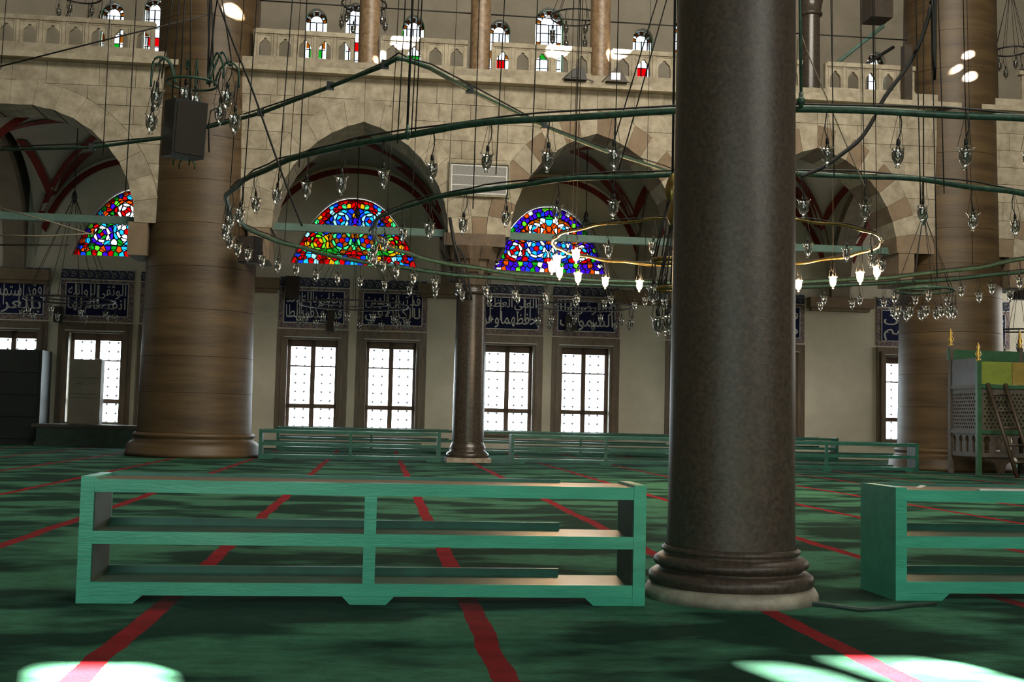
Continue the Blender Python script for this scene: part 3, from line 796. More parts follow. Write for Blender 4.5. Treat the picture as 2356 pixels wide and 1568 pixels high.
def slender(label, x, y):
    c = thing('column', label, 'column', (x, y, 0), group='slender arcade columns')
    MB().box(-.62, .62, -.62, .62, 0, .13).obj('plinth', 'base_marble', c)
    MB().lathe([(.60, .13), (.62, .17), (.60, .24), (.54, .29), (.50, .31), (.52, .38), (.50, .44), (.465, .50), (.455, .56)], seg=40).obj('base', 'granite_dark', c)
    MB().lathe([(.45, .56), (.445, 2), (.42, 4.72)], seg=48).obj('shaft', 'granite_dark', c)
    MB().lathe([(.42, 4.72), (.48, 4.76), (.48, 4.84), (.44, 4.88), (.44, 4.95), (.47, 5.0)], seg=40).obj('necking', 'granite_dark', c)
    cap = MB(); n = 8                             # stalactite capital: three tiers of facets
    for t, (z0, z1, ra, rb) in enumerate(((5.0, 5.35, .47, .60), (5.35, 5.7, .60, .76), (5.7, 6.05, .76, .95))):
        for k in range(n*2):
            a0, a1 = 2*PI*(k-.5)/(2*n), 2*PI*(k+.5)/(2*n); am = (a0+a1)/2
            rr = rb*(1.0 if (k+t) % 2 else .9)
            cap.quad((ra*math.cos(a0), ra*math.sin(a0), z0), (ra*math.cos(a1), ra*math.sin(a1), z0), (rr*math.cos(am+.16), rr*math.sin(am+.16), z1), (rr*math.cos(am-.16), rr*math.sin(am-.16), z1))
        cap.lathe([(ra*.97, z0), (rb*.9, z1), (rb*.6, z1)], seg=16, smooth=False)
    cap.obj('capital', 'capital_stone', c)
    MB().box(-.86, .86, -.75, .8, 6.05, 6.4).obj('abacus', 'capital_stone', c)
slender('slender dark granite column with stalactite capital beside the framed print', 2.55, 33.3)
slender('slender dark granite column hidden behind the polished granite column', 9.35, 33.3)
# engaged impost blocks where the arches meet the piers
for i, (x, e) in enumerate(((-6.72, .26), (-3.45, .3), (15.42, .24), (19.0, .35))):
    struct(MB().box(x-e, x+e, YA-.0, 34.5, 5.5, 6.42).obj('trim_%d' % (30+i), 'ashlar_brown'), 'stone impost at the pier')

# polished granite column in the foreground
g = thing('granite_column', 'large polished dark granite column with moulded base in the foreground', 'column', (2.57, 8.36, 0))
MB().lathe([(0, 0), (.625, 0), (.62, .05), (.60, .085), (.585, .095), (.57, .10)], seg=72).obj('plinth', 'base_marble', g)
MB().lathe([(.57, .098), (.585, .11), (.592, .14), (.585, .17), (.56, .19), (.515, .198), (.508, .208), (.515, .218), (.548, .236), (.556, .255), (.548, .278), (.52, .298), (.488, .308), (.478, .32), (.495, .335), (.497, .35), (.47, .37)], seg=72).obj('base', 'granite', g)
MB().lathe([(.462, .37), (.455, .6), (.446, 2.4), (.430, 5), (.41, 9), (.4, 12)], seg=96).obj('shaft', 'granite', g)
MB().lathe([(.4, 12), (.46, 12.05), (.46, 12.15), (.44, 12.2), (.75, 13), (.75, 13.3), (0, 13.3)], seg=32).obj('capital', 'ashlar_brown', g)

# iron tie beams across the arches
for x0, x1, lab in ((-13.6, -6.55, 'green painted iron tie beam across the widest arch'), (-3.7, 1.9, 'green painted tie beam across the blue and green lunette'), (3.2, 9.0, 'green painted tie beam across the purple and white lunette'), (9.9, 15.5, 'green painted tie beam behind the lit bulbs')):
    tag(MB().box(x0, x1, YA+.55, YA+.75, 6.44, 6.64).obj('tie_beam', 'tie_green'), lab, 'beam', 'iron tie beams')
for x0, x1 in ((-11, -6.5), (-3.7, -.6), (-.6, 2.6), (2.6, 6.1), (6.1, 12.5), (12.5, 15.6)):
    tag(MB().tube([(x0, YA+.4, 12.98), (x1, YA+.4, 12.98)], .02).obj('tie_rod', 'cable_black'), 'thin dark tie rod between the gallery columns', 'tie rod', 'gallery tie rods')
# iron bracing at the right gallery
tag(MB().tube([at(1917, 152, 35), at(2032, 60, 35)], .07).obj('iron_strut', 'tie_green'), 'long slanting grey green iron strut at the gallery', 'strut')
tag(MB().tube([at(1983, 154, 35.3), at(2056, 108, 35.3)], .06).obj('iron_strut', 'cable_black'), 'short black slanting strut by the small right gallery window', 'strut')
p0 = at(2018, 20, 35); tag(MB().box(p0.x-.35, p0.x+.35, 34.6, 35.4, p0.z-.4, p0.z+1.3).obj('strut_bracket', 'wood_dark'), 'dark bracket block from which the slanting struts spring', 'bracket')
p0 = at(2080, 210, 33); tag(MB().box(p0.x-.12, p0.x+.12, 32.7, 32.97, 10.93, 12.6).obj('ledge_post', 'wood_dark'), 'dark upright post at the pier end of the gallery', 'post')

# ------------------------------------------------------------------ benches (shoe shelves)
def bench(label, x0, y0, ln, group=None, dep=.55, rz=0, gap=True, m='bench_green', top='bench_worn', rails=True):
    b = thing('shelf_bench', label, 'bench', (x0, y0, 0), rz, group)
    t = .085
    for x in (0, ln-t):
        sp = MB().box(x, x+t, 0, dep, 0, .815).obj('side_panel', m, b)
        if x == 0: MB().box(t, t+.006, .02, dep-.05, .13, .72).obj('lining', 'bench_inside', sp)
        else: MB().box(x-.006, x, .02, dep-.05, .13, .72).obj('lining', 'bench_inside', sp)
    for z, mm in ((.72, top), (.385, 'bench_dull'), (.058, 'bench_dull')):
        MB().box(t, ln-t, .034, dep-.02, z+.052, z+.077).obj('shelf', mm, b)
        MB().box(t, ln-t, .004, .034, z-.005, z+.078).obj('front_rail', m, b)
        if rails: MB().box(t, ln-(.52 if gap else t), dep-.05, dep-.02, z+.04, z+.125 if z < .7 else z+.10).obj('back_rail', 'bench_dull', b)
    c = ln*.5
    for z0, z1 in ((.136, .38), (.463, .715)): MB().box(c-.04, c+.04, .008, .06, z0, z1).obj('post', m, b)
    foot = MB()
    MB().prism([(c-.17, .052), (c+.17, .052), (c+.12, 0), (c-.12, 0)], .0, .04).obj('foot', m, b)
    MB().prism([(t, .052), (t+.33, .052), (t+.27, 0), (t, 0)], .002, .04).obj('foot', m, b)
    MB().prism([(ln-t, .052), (ln-t-.33, .052), (ln-t-.27, 0), (ln-t, 0)], .002, .04).obj('foot', m, b)
    return b
bench('long green painted shelf bench with worn brown top before the granite column', -1.90, 7.92, 3.74)
b2 = bench('green shelf bench lying beyond the granite column with paper scraps on it', 3.76, 8.22, 3.8, dep=.60, rz=.02)
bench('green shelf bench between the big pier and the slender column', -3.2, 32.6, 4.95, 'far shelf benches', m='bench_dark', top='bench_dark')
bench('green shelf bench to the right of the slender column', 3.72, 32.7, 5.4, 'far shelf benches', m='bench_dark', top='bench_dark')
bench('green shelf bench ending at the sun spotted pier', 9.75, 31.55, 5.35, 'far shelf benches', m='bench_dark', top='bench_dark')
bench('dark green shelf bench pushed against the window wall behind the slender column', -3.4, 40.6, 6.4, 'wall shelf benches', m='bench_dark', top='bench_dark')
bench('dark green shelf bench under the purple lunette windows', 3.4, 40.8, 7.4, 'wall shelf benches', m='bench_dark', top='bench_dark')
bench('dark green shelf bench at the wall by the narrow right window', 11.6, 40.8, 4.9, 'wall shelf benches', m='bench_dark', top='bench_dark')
# scraps on the right bench
tag(MB().box(0, .42, 0, .06, 0, .012).obj('wooden_lath', 'print_white', None, (4.42, 8.25, .80)), 'pale wooden lath lying on the right bench edge', 'lath')
o = MB().box(0, .07, 0, .05, 0, .004).obj('paper_scrap', 'print_white', None, (4.1, 8.55, .79)); o.rotation_euler = (0, -.3, .4); tag(o, 'small paper scrap on the right bench', 'paper')

# ------------------------------------------------------------------ furniture at the far left
c = thing('cabinet', 'tall black cabinet against the window wall', 'cabinet', (-14.6, 41.6, 0))
MB().box(0, 3.15, 0, 1.2, 0, 3.22).obj('body', 'dark_cabinet', c)
for z in (.2, .95, 1.7, 2.45): MB().box(.1, 3.05, -.04, 0, z, z+.68).obj('drawer', 'dark_cabinet', c)
c = thing('locker', 'pale grey metal locker with two knobs standing in the window recess', 'locker', (-10.6, 41.9, .72))
MB().box(0, 1.05, 0, .5, 0, 2.24).obj('body', 'locker_grey', c)
for z0, z1 in ((.02, .86), (.92, 1.0), (1.05, 1.55), (1.6, 2.2)):
    d = MB().box(.04, 1.01, -.03, 0, z0, z1).obj('door', 'locker_grey', c)
    if z0 == 1.05:
        for x in (.32, .74): MB().ball((x, -.05, z1-.12), .04).obj('knob', 'chrome', d)
MB().box(.8, 1.0, .05, .45, 2.24, 2.28).obj('top_tray', 'print_white', c)
c = MB().box(-11.35, -6.6, 40.7, 42.9, 0, .12).box(-11.3, -6.7, 40.75, 42.9, .12, .62); tag(c.obj('platform', 'bench_inside'), 'low dark green carpeted platform under the left window', 'platform')
tag(MB().box(-11.45, -6.6, 40.72, 42.9, .62, .72).obj('platform_board', 'wood_grey'), 'brown board lying on the low green platform', 'board')

# ------------------------------------------------------------------ preacher seat and ladder at the right
k = thing('preacher_seat', 'carved wooden preacher seat with lattice sides and lime green cloth panel', 'seat', (16.23, 30.35, 0))
def lattice(w, z0, z1, name, m, rotate=None, dx=0, dy=0):
    hs = []; st = .115; nx = int(w/st); nz = int((z1-z0)/(st*.87))
    for j in range(nz):
        for i in range(nx):
            cx, cz = st*(i+.5+(.5 if j % 2 else 0)), z0+st*.87*(j+.5)
            if cx > w-.06 or cx < .06: continue
            hs.append([(cx+.04*math.cos(PI/3*q), cz+.04*math.sin(PI/3*q)) for q in range(6)])
    mb = MB(); mb.plate([(0, z0-.03), (w, z0-.03), (w, z1+.03), (0, z1+.03)], hs, 0, .04)
    if rotate: mb.v = [(y, x, z) for x, y, z in mb.v]
    return mb.obj(name, m, k, (dx, dy, 0))
WX, WY = 2.1, 1.55
for x, y in ((0, 0), (WX, 0), (0, WY), (WX, WY)):
    MB().box(x-.06, x+.06, y-.06, y+.06, 0, 3.1 if y == 0 else 3.6).obj('post', 'pulpit_green' if y == 0 else 'wood_grey', k)
    zt = 3.1 if y == 0 else 3.6
    MB().lathe([(.05, zt), (.07, zt+.05), (.03, zt+.1), (.08, zt+.2), (.03, zt+.32), (.05, zt+.38), (.0, zt+.52)], x, y, 12).obj('finial', 'gold', k)
lattice(WX-.12, 1.25, 2.35, 'lattice_panel', 'wood_grey', None, .06, -.02)
lattice(WY-.12, 1.25, 2.35, 'lattice_panel', 'wood_grey', True, -.02, .06)
MB().box(.06, WX-.06, .05, .07, 1.2, 2.4).obj('lining', 'cloth_lime', k)
MB().box(.10, .12, .06, WY-.06, 1.2, 2.4).obj('lining', 'wood_dark', k)
MB().box(.06, .95, -.03, .02, 2.48, 3.1).obj('cloth_panel', 'cloth_lime', k); MB().box(.97, WX-.06, -.03, .02, 2.48, 3.1).obj('cloth_panel', 'cloth_ochre', k)
MB().box(-.03, .02, .06, WY-.06, 2.45, 3.2).obj('side_board', 'wood_dark', k)
for z in (1.18, 2.42): MB().box(0, WX, -.05, .05, z-.05, z+.05).obj('rail', 'pulpit_green', k); MB().box(-.05, .05, 0, WY, z-.05, z+.05).obj('rail', 'wood_grey', k)
def arcade_apron(w, name, rot, dx, dy, m):
    hs = []; n = int(w/.33)
    for i in range(n):
        cx = w*(i+.5)/n; hs.append([(cx+x, .62+z) for x, z in ((-.07, 0), (.07, 0), (.07, .25), (.11, .32), (.08, .42), (0, .47), (-.08, .42), (-.11, .32), (-.07, .25))])
    mb = MB(); mb.plate([(0, .5), (w, .5), (w, 1.15), (0, 1.15)], hs, 0, .05)
    if rot: mb.v = [(y, x, z) for x, y, z in mb.v]
    mb.obj(name, m, k, (dx, dy, 0))
arcade_apron(WX-.12, 'arched_apron', False, .06, -.02, 'wood_grey'); arcade_apron(WY-.12, 'arched_apron', True, -.02, .06, 'wood_grey')
MB().box(.06, WX-.06, .1, WY-.06, 1.1, 1.18).obj('seat', 'wood_dark', k)
for x in (.3, 1.1): MB().prism([(x, .5), (x+.7, .5), (x+.62, .38), (x+.5, .3), (x+.45, .06), (x+.25, .06), (x+.2, .3), (x+.08, .38)], .02, .06).obj('bracket', 'wood_dark', k)
MB().box(-.1, WX+.1, WY-.05, WY+.05, 3.2, 3.5).obj('canopy_rail', 'pulpit_green', k)
ld = thing('ladder', 'dark wooden ladder leaning on the preacher seat', 'ladder', (16.6, 29.36, 0))
for x in (0, .5): MB().tube([(x+.12, -.1, 0), (x-.15, .9, 2.5)], .055, 6).obj('stile', 'wood_dark', ld)
for z in (.4, .85, 1.3, 1.75, 2.2): MB().tube([(.12-.108*z, -.1+.4*z, z), (.62-.108*z, -.1+.4*z, z)], .035, 6).obj('rung', 'wood_dark', ld)

# ------------------------------------------------------------------ print, floodlights, speakers
fr = thing('framed_print', 'glazed grey print in a thin frame hung on the arcade spandrel', 'picture', (2.66, YA-.06, 7.52))
MB().plate([(-.88, 0), (.88, 0), (.88, .98), (-.88, .98)], [[(-.83, .05), (.83, .05), (.83, .93), (-.83, .93)]], -.05, .05).obj('frame', 'frame_wood', fr)
MB().box(-.84, .84, -.005, .03, .04, .94).obj('print', 'print_grey', fr)
MB().plate([(-.80, .08), (.80, .08), (.80, .90), (-.80, .90)], [[(-.77, .11), (.77, .11), (.77, .87), (-.77, .87)]], -.012, .0).obj('inner_line', 'print_white', fr)
for z in (.32, .6): MB().box(-.78, .78, -.010, 0, z-.01, z+.01).obj('ruled_line', 'print_white', fr)
def flood(label, x, s):
    f = thing('floodlight', label, 'floodlight', (x, 32.72, 10.93), group='floodlights on the ledge')
    mb = MB(); mb.prism([(-.36, .02), (.30, .02), (.22, .34), (.06, .40)] if s else [(-.30, .02), (.34, .02), (.05, .5), (-.05, .4)], -.2, .12); mb.obj('housing', 'black_plastic' if s else 'wood_grey', f)
    mb = MB().tube([(-.4, -.05, .02), (-.1, -.05, .33), (.12, -.05, .40)], .02).tube([(.2, -.1, .1), (.5, -.1, .0)], .02); mb.obj('bracket', 'wire_grey', f)
    MB().box(-.16, .1, -.22, -.2, .06, .26).obj('lens', 'chrome' if not s else 'black_plastic', f)
    return f
flood('black floodlight tipped over on the ledge by the rosy gallery column', 5.35, True); flood('grey floodlight with raised flap on the ledge by the rosy gallery column', 6.5, False)
def speaker(label, px, py, Y, w, h, d=.35, rz=0, tilt=0, bracket=True):
    p = at(px, py, Y); s = thing('loudspeaker', label, 'loudspeaker', p, rz)
    s.rotation_euler = (tilt, 0, rz)
    b = MB(); b.prism([(-w/2, -h/2), (w/2, -h/2), (w/2, h/2), (-w/2, h/2)], 0, d); b.obj('cabinet', 'black_plastic', s)
    MB().box(-w*.44, w*.44, -.015, .0, -h*.45, h*.45).obj('grille_cloth', 'speaker_cloth', s)
    if bracket: MB().box(-.03, .03, d, d+.12, -h*.2, h*.2).obj('bracket', 'iron', s)
    return s
speaker('large black loudspeaker hung inside the cluster chandelier', 437, 296, 12.6, .36, .60, .30, .55, .10)
speaker('black loudspeaker on the right flank of the big pier', 567, 573, 31.9, .48, .72, .4, -.4)
speaker('small square dark loudspeaker before a tile panel beyond the slender column', 1315, 742, 42.5, .42, .52)
speaker('narrow dark loudspeaker before the looped tail tile panel', 761, 732, 42.5, .26, .8)
speaker('dark box loudspeaker above the looped tail tile panel', 672, 660, 42.46, .5, .8)
speaker('tall dark loudspeaker at the left tile panel edge', 130, 722, 42.5, .22, .55)
speaker('black loudspeaker over the preacher seat', 2350, 660, 36.5, .6, .8)

# ------------------------------------------------------------------ glass lamps and ring chandeliers
def lamp_proto(lit):
    root = link('glass_lamp', None)
    cup = MB().lathe([(.082, 0), (.084, -.006), (.070, -.016), (.062, -.03), (.060, -.09), (.058, -.12), (.048, -.155), (.028, -.182), (.014, -.192), (.016, -.205), (.024, -.214), (.014, -.226), (.0, -.23)], seg=18)
    cup.obj('glass_cup', 'lit_glass' if lit else 'lamp_glass', root)
    bl = MB().lathe([(.014, .03), (.018, .0), (.030, -.04), (.034, -.07), (.024, -.11), (.0, -.13)], seg=12); bl.obj('bulb', 'bulb_lit' if lit else 'bulb_glass', root)
    MB().lathe([(0, .085), (.016, .08), (.02, .05), (.02, .015), (0, .01)], seg=10).obj('socket', 'socket_black', root)
    wr = MB()
    for k in range(3):
        t = 2*PI*k/3+.4; wr.tube([(.078*math.cos(t), .078*math.sin(t), -.005), (.01*math.cos(t), .01*math.sin(t), .34)], .0026, 4)
    wr.tube([(0, 0, .08), (.03, .01, .16), (.035, .0, .25), (.012, 0, .35)], .006, 5); wr.obj('hanger_wire', 'cable_black', root)
    return root
PROTO = {False: lamp_proto(False), True: lamp_proto(True)}
used = {False: False, True: False}
NL = [0]
def lamp(pos, label, group, lit=False, scale=1.0, rz=None):
    o = PROTO[lit] if not used[lit] else copytree(PROTO[lit]); used[lit] = True
    o.location = pos; o.rotation_euler = (random.uniform(-.05, .05), random.uniform(-.05, .05), random.uniform(0, 6.3) if rz is None else rz); o.scale = (scale,)*3
    tag(o, label, 'lamp', group)
    if lit:
        l = bpy.data.lights.new('bulb_light', 'POINT'); l.energy = 130; l.color = (1, .66, .34); l.shadow_soft_size = .07
        q = bpy.data.objects.new('bulb_light', l); q.location = (pos[0], pos[1], pos[2]-.06); COL.objects.link(q)
    return o
RC = (5.82, 20.15)
def ringpt(R, a, z, c=RC): return Vector((c[0]+R*math.cos(a), c[1]+R*math.sin(a), z))
def ring_chandelier(label, R, z, tube, m, nrod, ztop=22):
    c = thing('ring_chandelier', label, 'chandelier', (RC[0], RC[1], z), group='concentric ring chandeliers')
    n = 120
    MB().tube([(R*math.cos(2*PI*i/n)*(1+.004*math.sin(i*1.7)), R*math.sin(2*PI*i/n)*(1+.004*math.sin(i*1.3)), .012*math.sin(i*.9)) for i in range(n)], tube, 7, True).obj('ring', m, c)
    cl = MB().tube([(R*math.cos(2*PI*i/n+.01)*(1+.004*math.sin(i*2.9)), R*math.sin(2*PI*i/n+.01), tube*1.2+.02*math.sin(i*.61)**2) for i in range(n)], .012, 5, True); cl.obj('wiring', 'cable_black', c)
    for k in range(nrod):
        a = 2*PI*(k+.37)/nrod
        MB().tube([(R*math.cos(a), R*math.sin(a), 0), (R*.93*math.cos(a), R*.93*math.sin(a), ztop-z)], .007, 5).obj('suspension_cable', 'cable_black', c)
    return c
ring_chandelier('huge green pipe ring chandelier, the outermost of the rings', 8.41, 4.60, .040, 'pipe_green', 10)
ring_chandelier('green pipe ring chandelier nested inside the huge outer ring', 6.02, 4.42, .036, 'pipe_green', 8)
ring_chandelier('small brass ring chandelier carrying the lit bulbs', 2.86, 4.40, .024, 'brass', 6)
DEG = PI/180
def inview(p):
    q = p-CP; z = q.dot(fw)
    return z > 1 and abs(q.dot(rt)/z) < 1178/F*1.03
for i in range(70):
    a = (-144.3+5.14*i)*DEG; p = ringpt(8.41, a, 4.60-.36+random.uniform(-.03, .03))
    if inview(p): lamp(p, 'clear glass lamp hung from the huge outer ring', 'glass lamps of the outer ring', scale=random.uniform(1.0, 1.12))
for i in range(47):
    a = (-149+7.66*i)*DEG; p = ringpt(6.02, a, 4.42-.34+random.uniform(-.03, .03))
    if inview(p): lamp(p, 'clear glass lamp hung from the nested middle ring', 'glass lamps of the middle ring', scale=random.uniform(.98, 1.08))
for i in range(22):
    a = (360/22*i+6); aa = ((a+180) % 360)-180
    lit = not (-150 < aa < -22)
    p = ringpt(2.86, a*DEG, 4.40-.34)
    lamp(p, 'lit bulb in glass cup on the brass ring' if lit else 'unlit glass cup on the near side of the brass ring', 'lit lamps of the brass ring' if lit else 'unlit lamps of the brass ring', lit, 1.0)

# bent spreader pipe high in the hall
pts = [(0, 344), (212, 339), (383, 316), (515, 283), (600, 260), (760, 199), (886, 150), (914, 134), (935, 137), (988, 156), (1080, 207), (1251, 291), (1381, 343), (1526, 390), (1620, 420)]
def atz(px, py, z):
    d = fw + rt*((px-W/2)/F) - up*((py-H/2)/F); return CP+d*((z-HC)/d.z)
sp = thing('spreader_pipe', 'bent green pipe with a peak spanning high across the hall', 'pipe')
P3 = [atz(x, y, 5.8) for x, y in pts]
MB().tube(P3, .030, 7).obj('pipe', 'pipe_green', sp)
MB().tube([p+Vector((.02, 0, .05+.03*math.sin(i*2.1))) for i, p in enumerate(P3)], .012, 5).obj('wiring', 'cable_black', sp)
for i in (1, 2, 4, 5, 6, 10, 11): MB().box(-.05, .05, -.05, .05, -.04, .06).obj('clamp', 'iron', sp, P3[i])

# free cables
def cable(pts, Y, r, label, group=None, m='cable_black'):
    P = [at(x, y, Y) for x, y in pts]
    if pts[0][1] == -40: P = [Vector((P[0].x, P[0].y, 21.99))]+P      # runs on up to the ceiling
    tag(MB().tube(smooth(P) if len(P) > 4 else P, r, 5).obj('hanging_cable', m), label, 'cable', group)
VC = [((594, -40), (558, 470), 15.2), ((676, -40), (640, 425), 14.8), ((708, -40), (688, 385), 14.6), ((966, -40), (946, 316), 13.6), ((935, -40), (914, 330), 13.8), ((1104, -40), (1088, 480), 15), ((1163, -40), (1141, 402), 14.6),
      ((1238, -40), (1222, 400), 14.3), ((1337, -40), (1322, 398), 14), ((1911, -40), (1919, 408), 13.2), ((1979, -40), (1990, 500), 17.2), ((2143, -40), (2156, 640), 14), ((2157, -40), (2172, 445), 13.4), ((2106, -40), (2118, 470), 13.3), ((316, -40), (289, 440), 16), ((256, -40), (237, 357), 18), ((18, -40), (2, 160), 18)]
for a, b, Y in VC: cable([a, ((a[0]+b[0])/2+random.uniform(-1, 1), (a[1]+b[1])/2), b], Y, .0075, 'thin dark cable hanging straight down in the hall', 'thin vertical cables')
cable([(951, -40), (937, 296)], 12.6, .014, 'stout dark suspension rod ending in a green knob'); 
kn = at(938, 306, 12.6); tag(MB().ball(kn, .035, 10).tube([kn+Vector((0, 0, -.07)), kn+Vector((0, 0, .09))], .02).obj('rod_knob', 'pipe_green'), 'green turned knob at the end of the suspension rod', 'knob')
cable([(1840, -40), (1843, 232)], 11.8, .018, 'stout green rod hanging beside the granite column', m='pipe_green')
kn = at(1843, 232, 11.8); tag(MB().ball(kn, .045, 10).tube([kn+Vector((0, 0, -.07)), kn+Vector((0, 0, .09))], .025).obj('rod_knob', 'pipe_green'), 'green knob on the ring beside the granite column', 'knob')
cable([(1524, -40), (1417, 311)], 15, .009, 'thin slanting cable next to the granite column', 'slanting cable pair'); cable([(1545, -40), (1422, 395)], 15, .009, 'thin slanting cable next to the granite column', 'slanting cable pair')
cable([(1830, -40), (1843, 77), (1909, 242), (1960, 362), (1990, 430)], 14, .008, 'thin pale slanting cord', m='cord_pale')
cable([(1720, -40), (1810, 300), (1836, 402)], 12, .008, 'short pale cord beside the granite column', m='cord_pale')
cable([(2150, -40), (2144, 0), (2126, 71), (2093, 145), (2037, 222), (2006, 281), (1978, 321), (1940, 352), (1896, 383), (1840, 408)], 13.0, .026, 'thick black sagging cable crossing the right arch')
cable([(485, -40), (500, 0), (538, 102), (574, 189), (605, 275), (641, 378), (668, 450), (695, 520)], 13.5, .012, 'thick dark cable slanting past the cluster chandelier')
cable([(0, 153), (250, 90), (492, 31)], 20, .014, 'long dark wire rising across the upper left')
cable([(0, 541), (100, 543), (215, 537)], 20, .012, 'pale wire crossing the left lunette', m='cord_pale'); cable([(0, 478), (110, 508), (215, 540)], 24, .012, 'slanting pale wire crossing the left lunette', m='cord_pale')
cable([(0, 563), (160, 563)], 30, .02, 'dark horizontal wire below the left lunette')
cable([(1075, 690), (1062, 620), (1045, 560), (1035, 500)], 32.2, .05, 'bundle of black cables on the slender column capital'); cable([(1085, 690), (1070, 600), (1050, 565), (1048, 590), (1040, 650)], 32.3, .03, 'loose loop of black cable at the capital')
# floor lead
pts = [(2.9, 7.98), (3.12, 7.92), (3.28, 7.72), (3.5, 7.78), (3.7, 7.9), (3.95, 8.0)]
tag(MB().tube([(x, y, .016) for x, y in pts], .016, 6).obj('floor_cable', 'bench_inside'), 'dark cable on the carpet from column base to right bench', 'cable')

# cluster chandelier with curved arms (top left)
cc = at(445, 230, 13); ch = thing('cluster_chandelier', 'small green chandelier of curved arms around the hung loudspeaker', 'chandelier', cc)
z0 = 0
MB().lathe([(0, -.66), (.09, -.66), (.11, -.64), (.09, -.62), (0, -.61)], -.07, 0, 20).obj('bottom_dish', 'pipe_green', ch)
for k in range(4):
    t = 2*PI*k/4+.6; MB().tube([(-.07+.08*math.cos(t), .08*math.sin(t), -.65), (-.07+.13*math.cos(t), .13*math.sin(t), -.70), (-.07+.12*math.cos(t), .12*math.sin(t), -.75)], .009, 5).obj('dish_leg', 'pipe_green', ch)
MB().tube([(.27*math.cos(2*PI*i/28)-.02, .27*math.sin(2*PI*i/28), .18) for i in range(28)], .014, 6, True).obj('hoop', 'pipe_green', ch)
LP = [(355, 250), (366, 195), (452, 205), (520, 195), (537, 250), (430, 190), (505, 230)]
for j, (px, py) in enumerate(LP):
    q = at(px, py, 12.85+.12*(j % 3))-cc; s = 1 if q.x > 0 else -1
    MB().tube(smooth([(q.x*.5, q.y*.6, .16), (q.x*.62, q.y*.7, .34), (q.x*.85, q.y*.9, .42+.03*j % .1), (q.x*1.08, q.y, .36), (q.x*1.12, q.y, q.z+.24)]), .013, 6).obj('arm', 'pipe_green', ch)
    lamp(cc+Vector((q.x*1.05, q.y, q.z-.05)), 'glass lamp on a curved arm round the hung loudspeaker', 'glass lamps of the cluster chandelier', scale=1.05)
for (a, b) in (((415, -40), (395, 240)), ((428, -40), (412, 240)), ((440, -40), (437, 235)), ((478, -40), (482, 200)), ((486, -40), (492, 190)), ((505, -40), (536, 160)), ((402, -40), (372, 180))):
    m = MB().tube([at(*a, 13)-cc, at(*b, 13)-cc], .008, 5); m.obj('suspension_cable', 'cable_black', ch)
m = MB().tube([at(x, y, 12.6)-cc for x, y in ((403, 220), (401, 300), (412, 325), (428, 355))], .008, 5); m.obj('loose_wire', 'pipe_green', ch)
m = MB().tube([at(x, y, 12.9)-cc for x, y in ((505, 245), (485, 255), (480, 285), (481, 350))], .008, 5); m.obj('loose_wire', 'cable_black', ch)

# small aisle chandeliers
def small_chandelier(label, lamplabel, group, px, py, Y, R, n, apex, two=True, m='iron', sc=1.0):
    c = at(px, py, Y); o = thing('hoop_chandelier', label, 'chandelier', c, group='hoop chandeliers')
    N = 40
    MB().tube([(R*math.cos(2*PI*i/N), R*math.sin(2*PI*i/N), 0) for i in range(N)], .028, 5, True).obj('hoop', m, o)
    if two: MB().tube([(R*.62*math.cos(2*PI*i/N), R*.62*math.sin(2*PI*i/N), .06) for i in range(N)], .022, 5, True).obj('inner_hoop', m, o)
    for k in range(8):
        t = 2*PI*k/8; MB().tube([(R*math.cos(t), R*math.sin(t), 0), (.03*math.cos(t), .03*math.sin(t), apex)], .009, 4).obj('suspension_wire', 'cable_black', o)
    MB().tube([(0, 0, apex-.1), (0, 0, (21.98 if Y < 33 else 10.42 if c.z < 9 else 20.58)-c.z)], .016, 5).obj('suspension_rod', 'cable_black', o)
    MB().lathe([(0, apex+.25), (.06, apex+.15), (.1, apex), (.05, apex-.12), (0, apex-.2)], seg=12).obj('knob', m, o)
    for k in range(n):
        t = 2*PI*(k+.3)/n; lamp(c+Vector((R*math.cos(t), R*math.sin(t), -.34*sc-random.uniform(0, .06))), lamplabel, group, scale=1.15*sc)
small_chandelier('hoop chandelier on long wires in the left bay of the aisle', 'glass lamp of the hoop chandelier in the left aisle bay', 'lamps of the left hoop chandelier', 160, 690, 37.5, 1.35, 10, 3.2)
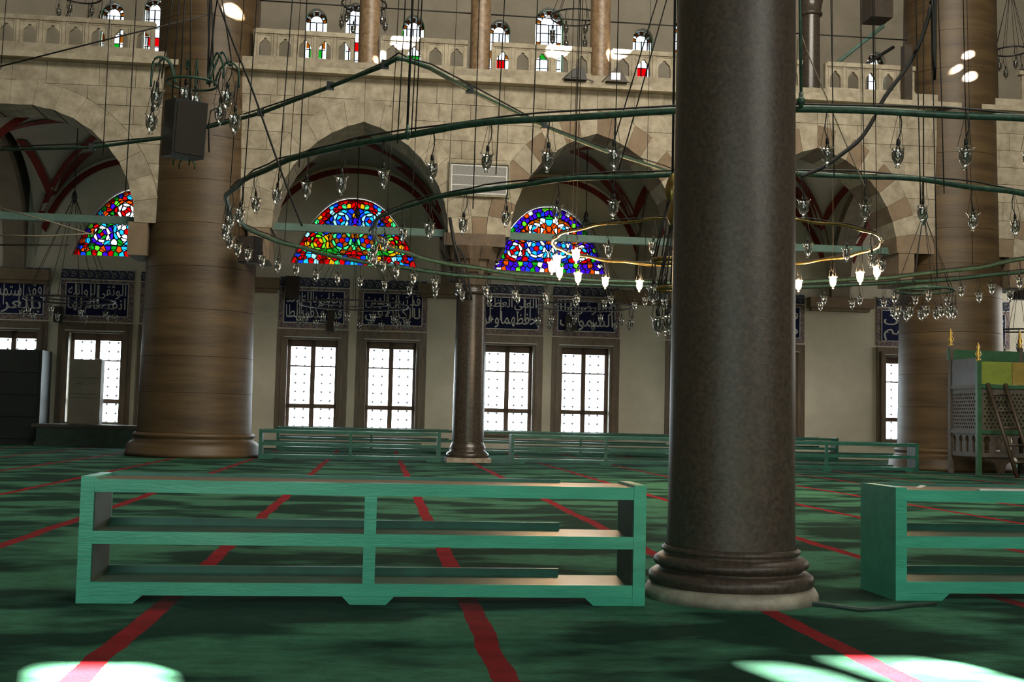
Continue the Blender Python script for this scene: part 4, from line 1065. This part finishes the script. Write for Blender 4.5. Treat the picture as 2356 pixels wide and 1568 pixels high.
small_chandelier('hoop chandelier in front of the two middle tile panels', 'glass lamp of the hoop chandelier before the middle tile panels', 'lamps of the middle hoop chandelier', 815, 702, 38, 1.75, 14, 3.0, sc=1.15)
small_chandelier('hoop chandelier before the tile panels right of the slender column', 'glass lamp of the hoop chandelier right of the slender column', 'lamps of the right hoop chandelier', 1345, 705, 38.5, 1.6, 12, 3.0, sc=1.15)
small_chandelier('small glass hung hoop chandelier before the sun spotted pier', 'glass lamp of the small hoop before the sun spotted pier', 'lamps of the small pier hoop', 2125, 668, 24, .62, 12, 1.6, m='pipe_green')
small_chandelier('small hoop chandelier just left of the granite column', 'glass lamp crowded beside the granite column', 'lamps beside the granite column', 1545, 600, 13.2, .22, 8, .8, two=False, m='brass', sc=.8)
small_chandelier('small hoop chandelier low beside the granite column', 'glass lamp low beside the granite column', 'low lamps beside the granite column', 1552, 665, 12.4, .19, 8, .8, two=False, m='brass', sc=.8)
small_chandelier('gallery hoop chandelier by the rosy gallery column', 'glass lamp of the gallery hoop by the rosy column', 'lamps of the gallery hoop', 1325, 40, 36.5, .8, 8, 2.0, two=False, sc=1.3)
small_chandelier('gallery hoop chandelier behind the sunlit gallery column', 'glass lamp of the gallery hoop behind the sunlit column', 'lamps of the sunlit gallery hoop', 838, 10, 36.5, .7, 7, 2.0, two=False, sc=1.3)
small_chandelier('gallery hoop chandelier above the left balustrade', 'glass lamp of the gallery hoop above the left balustrade', 'lamps of the left gallery hoop', 185, -8, 36.5, .6, 6, 2.0, two=False, sc=1.2)
small_chandelier('hoop chandelier at the gallery screen beyond the right pier', 'glass lamp of the hoop at the gallery screen', 'lamps of the screen hoop', 2325, 118, 34.6, .5, 6, 2.0, two=False, sc=1.2)
small_chandelier('low hoop chandelier near the preacher seat', 'glass lamp of the low hoop near the preacher seat', 'lamps of the low right hoop', 2345, 760, 36, .7, 8, 1.6, two=False, sc=1.2)

# ------------------------------------------------------------------ outside: pale court seen through the panes
struct(MB().box(-40, 60, 44, 75, -.6, -.5).obj('ground', 'court_stone'))
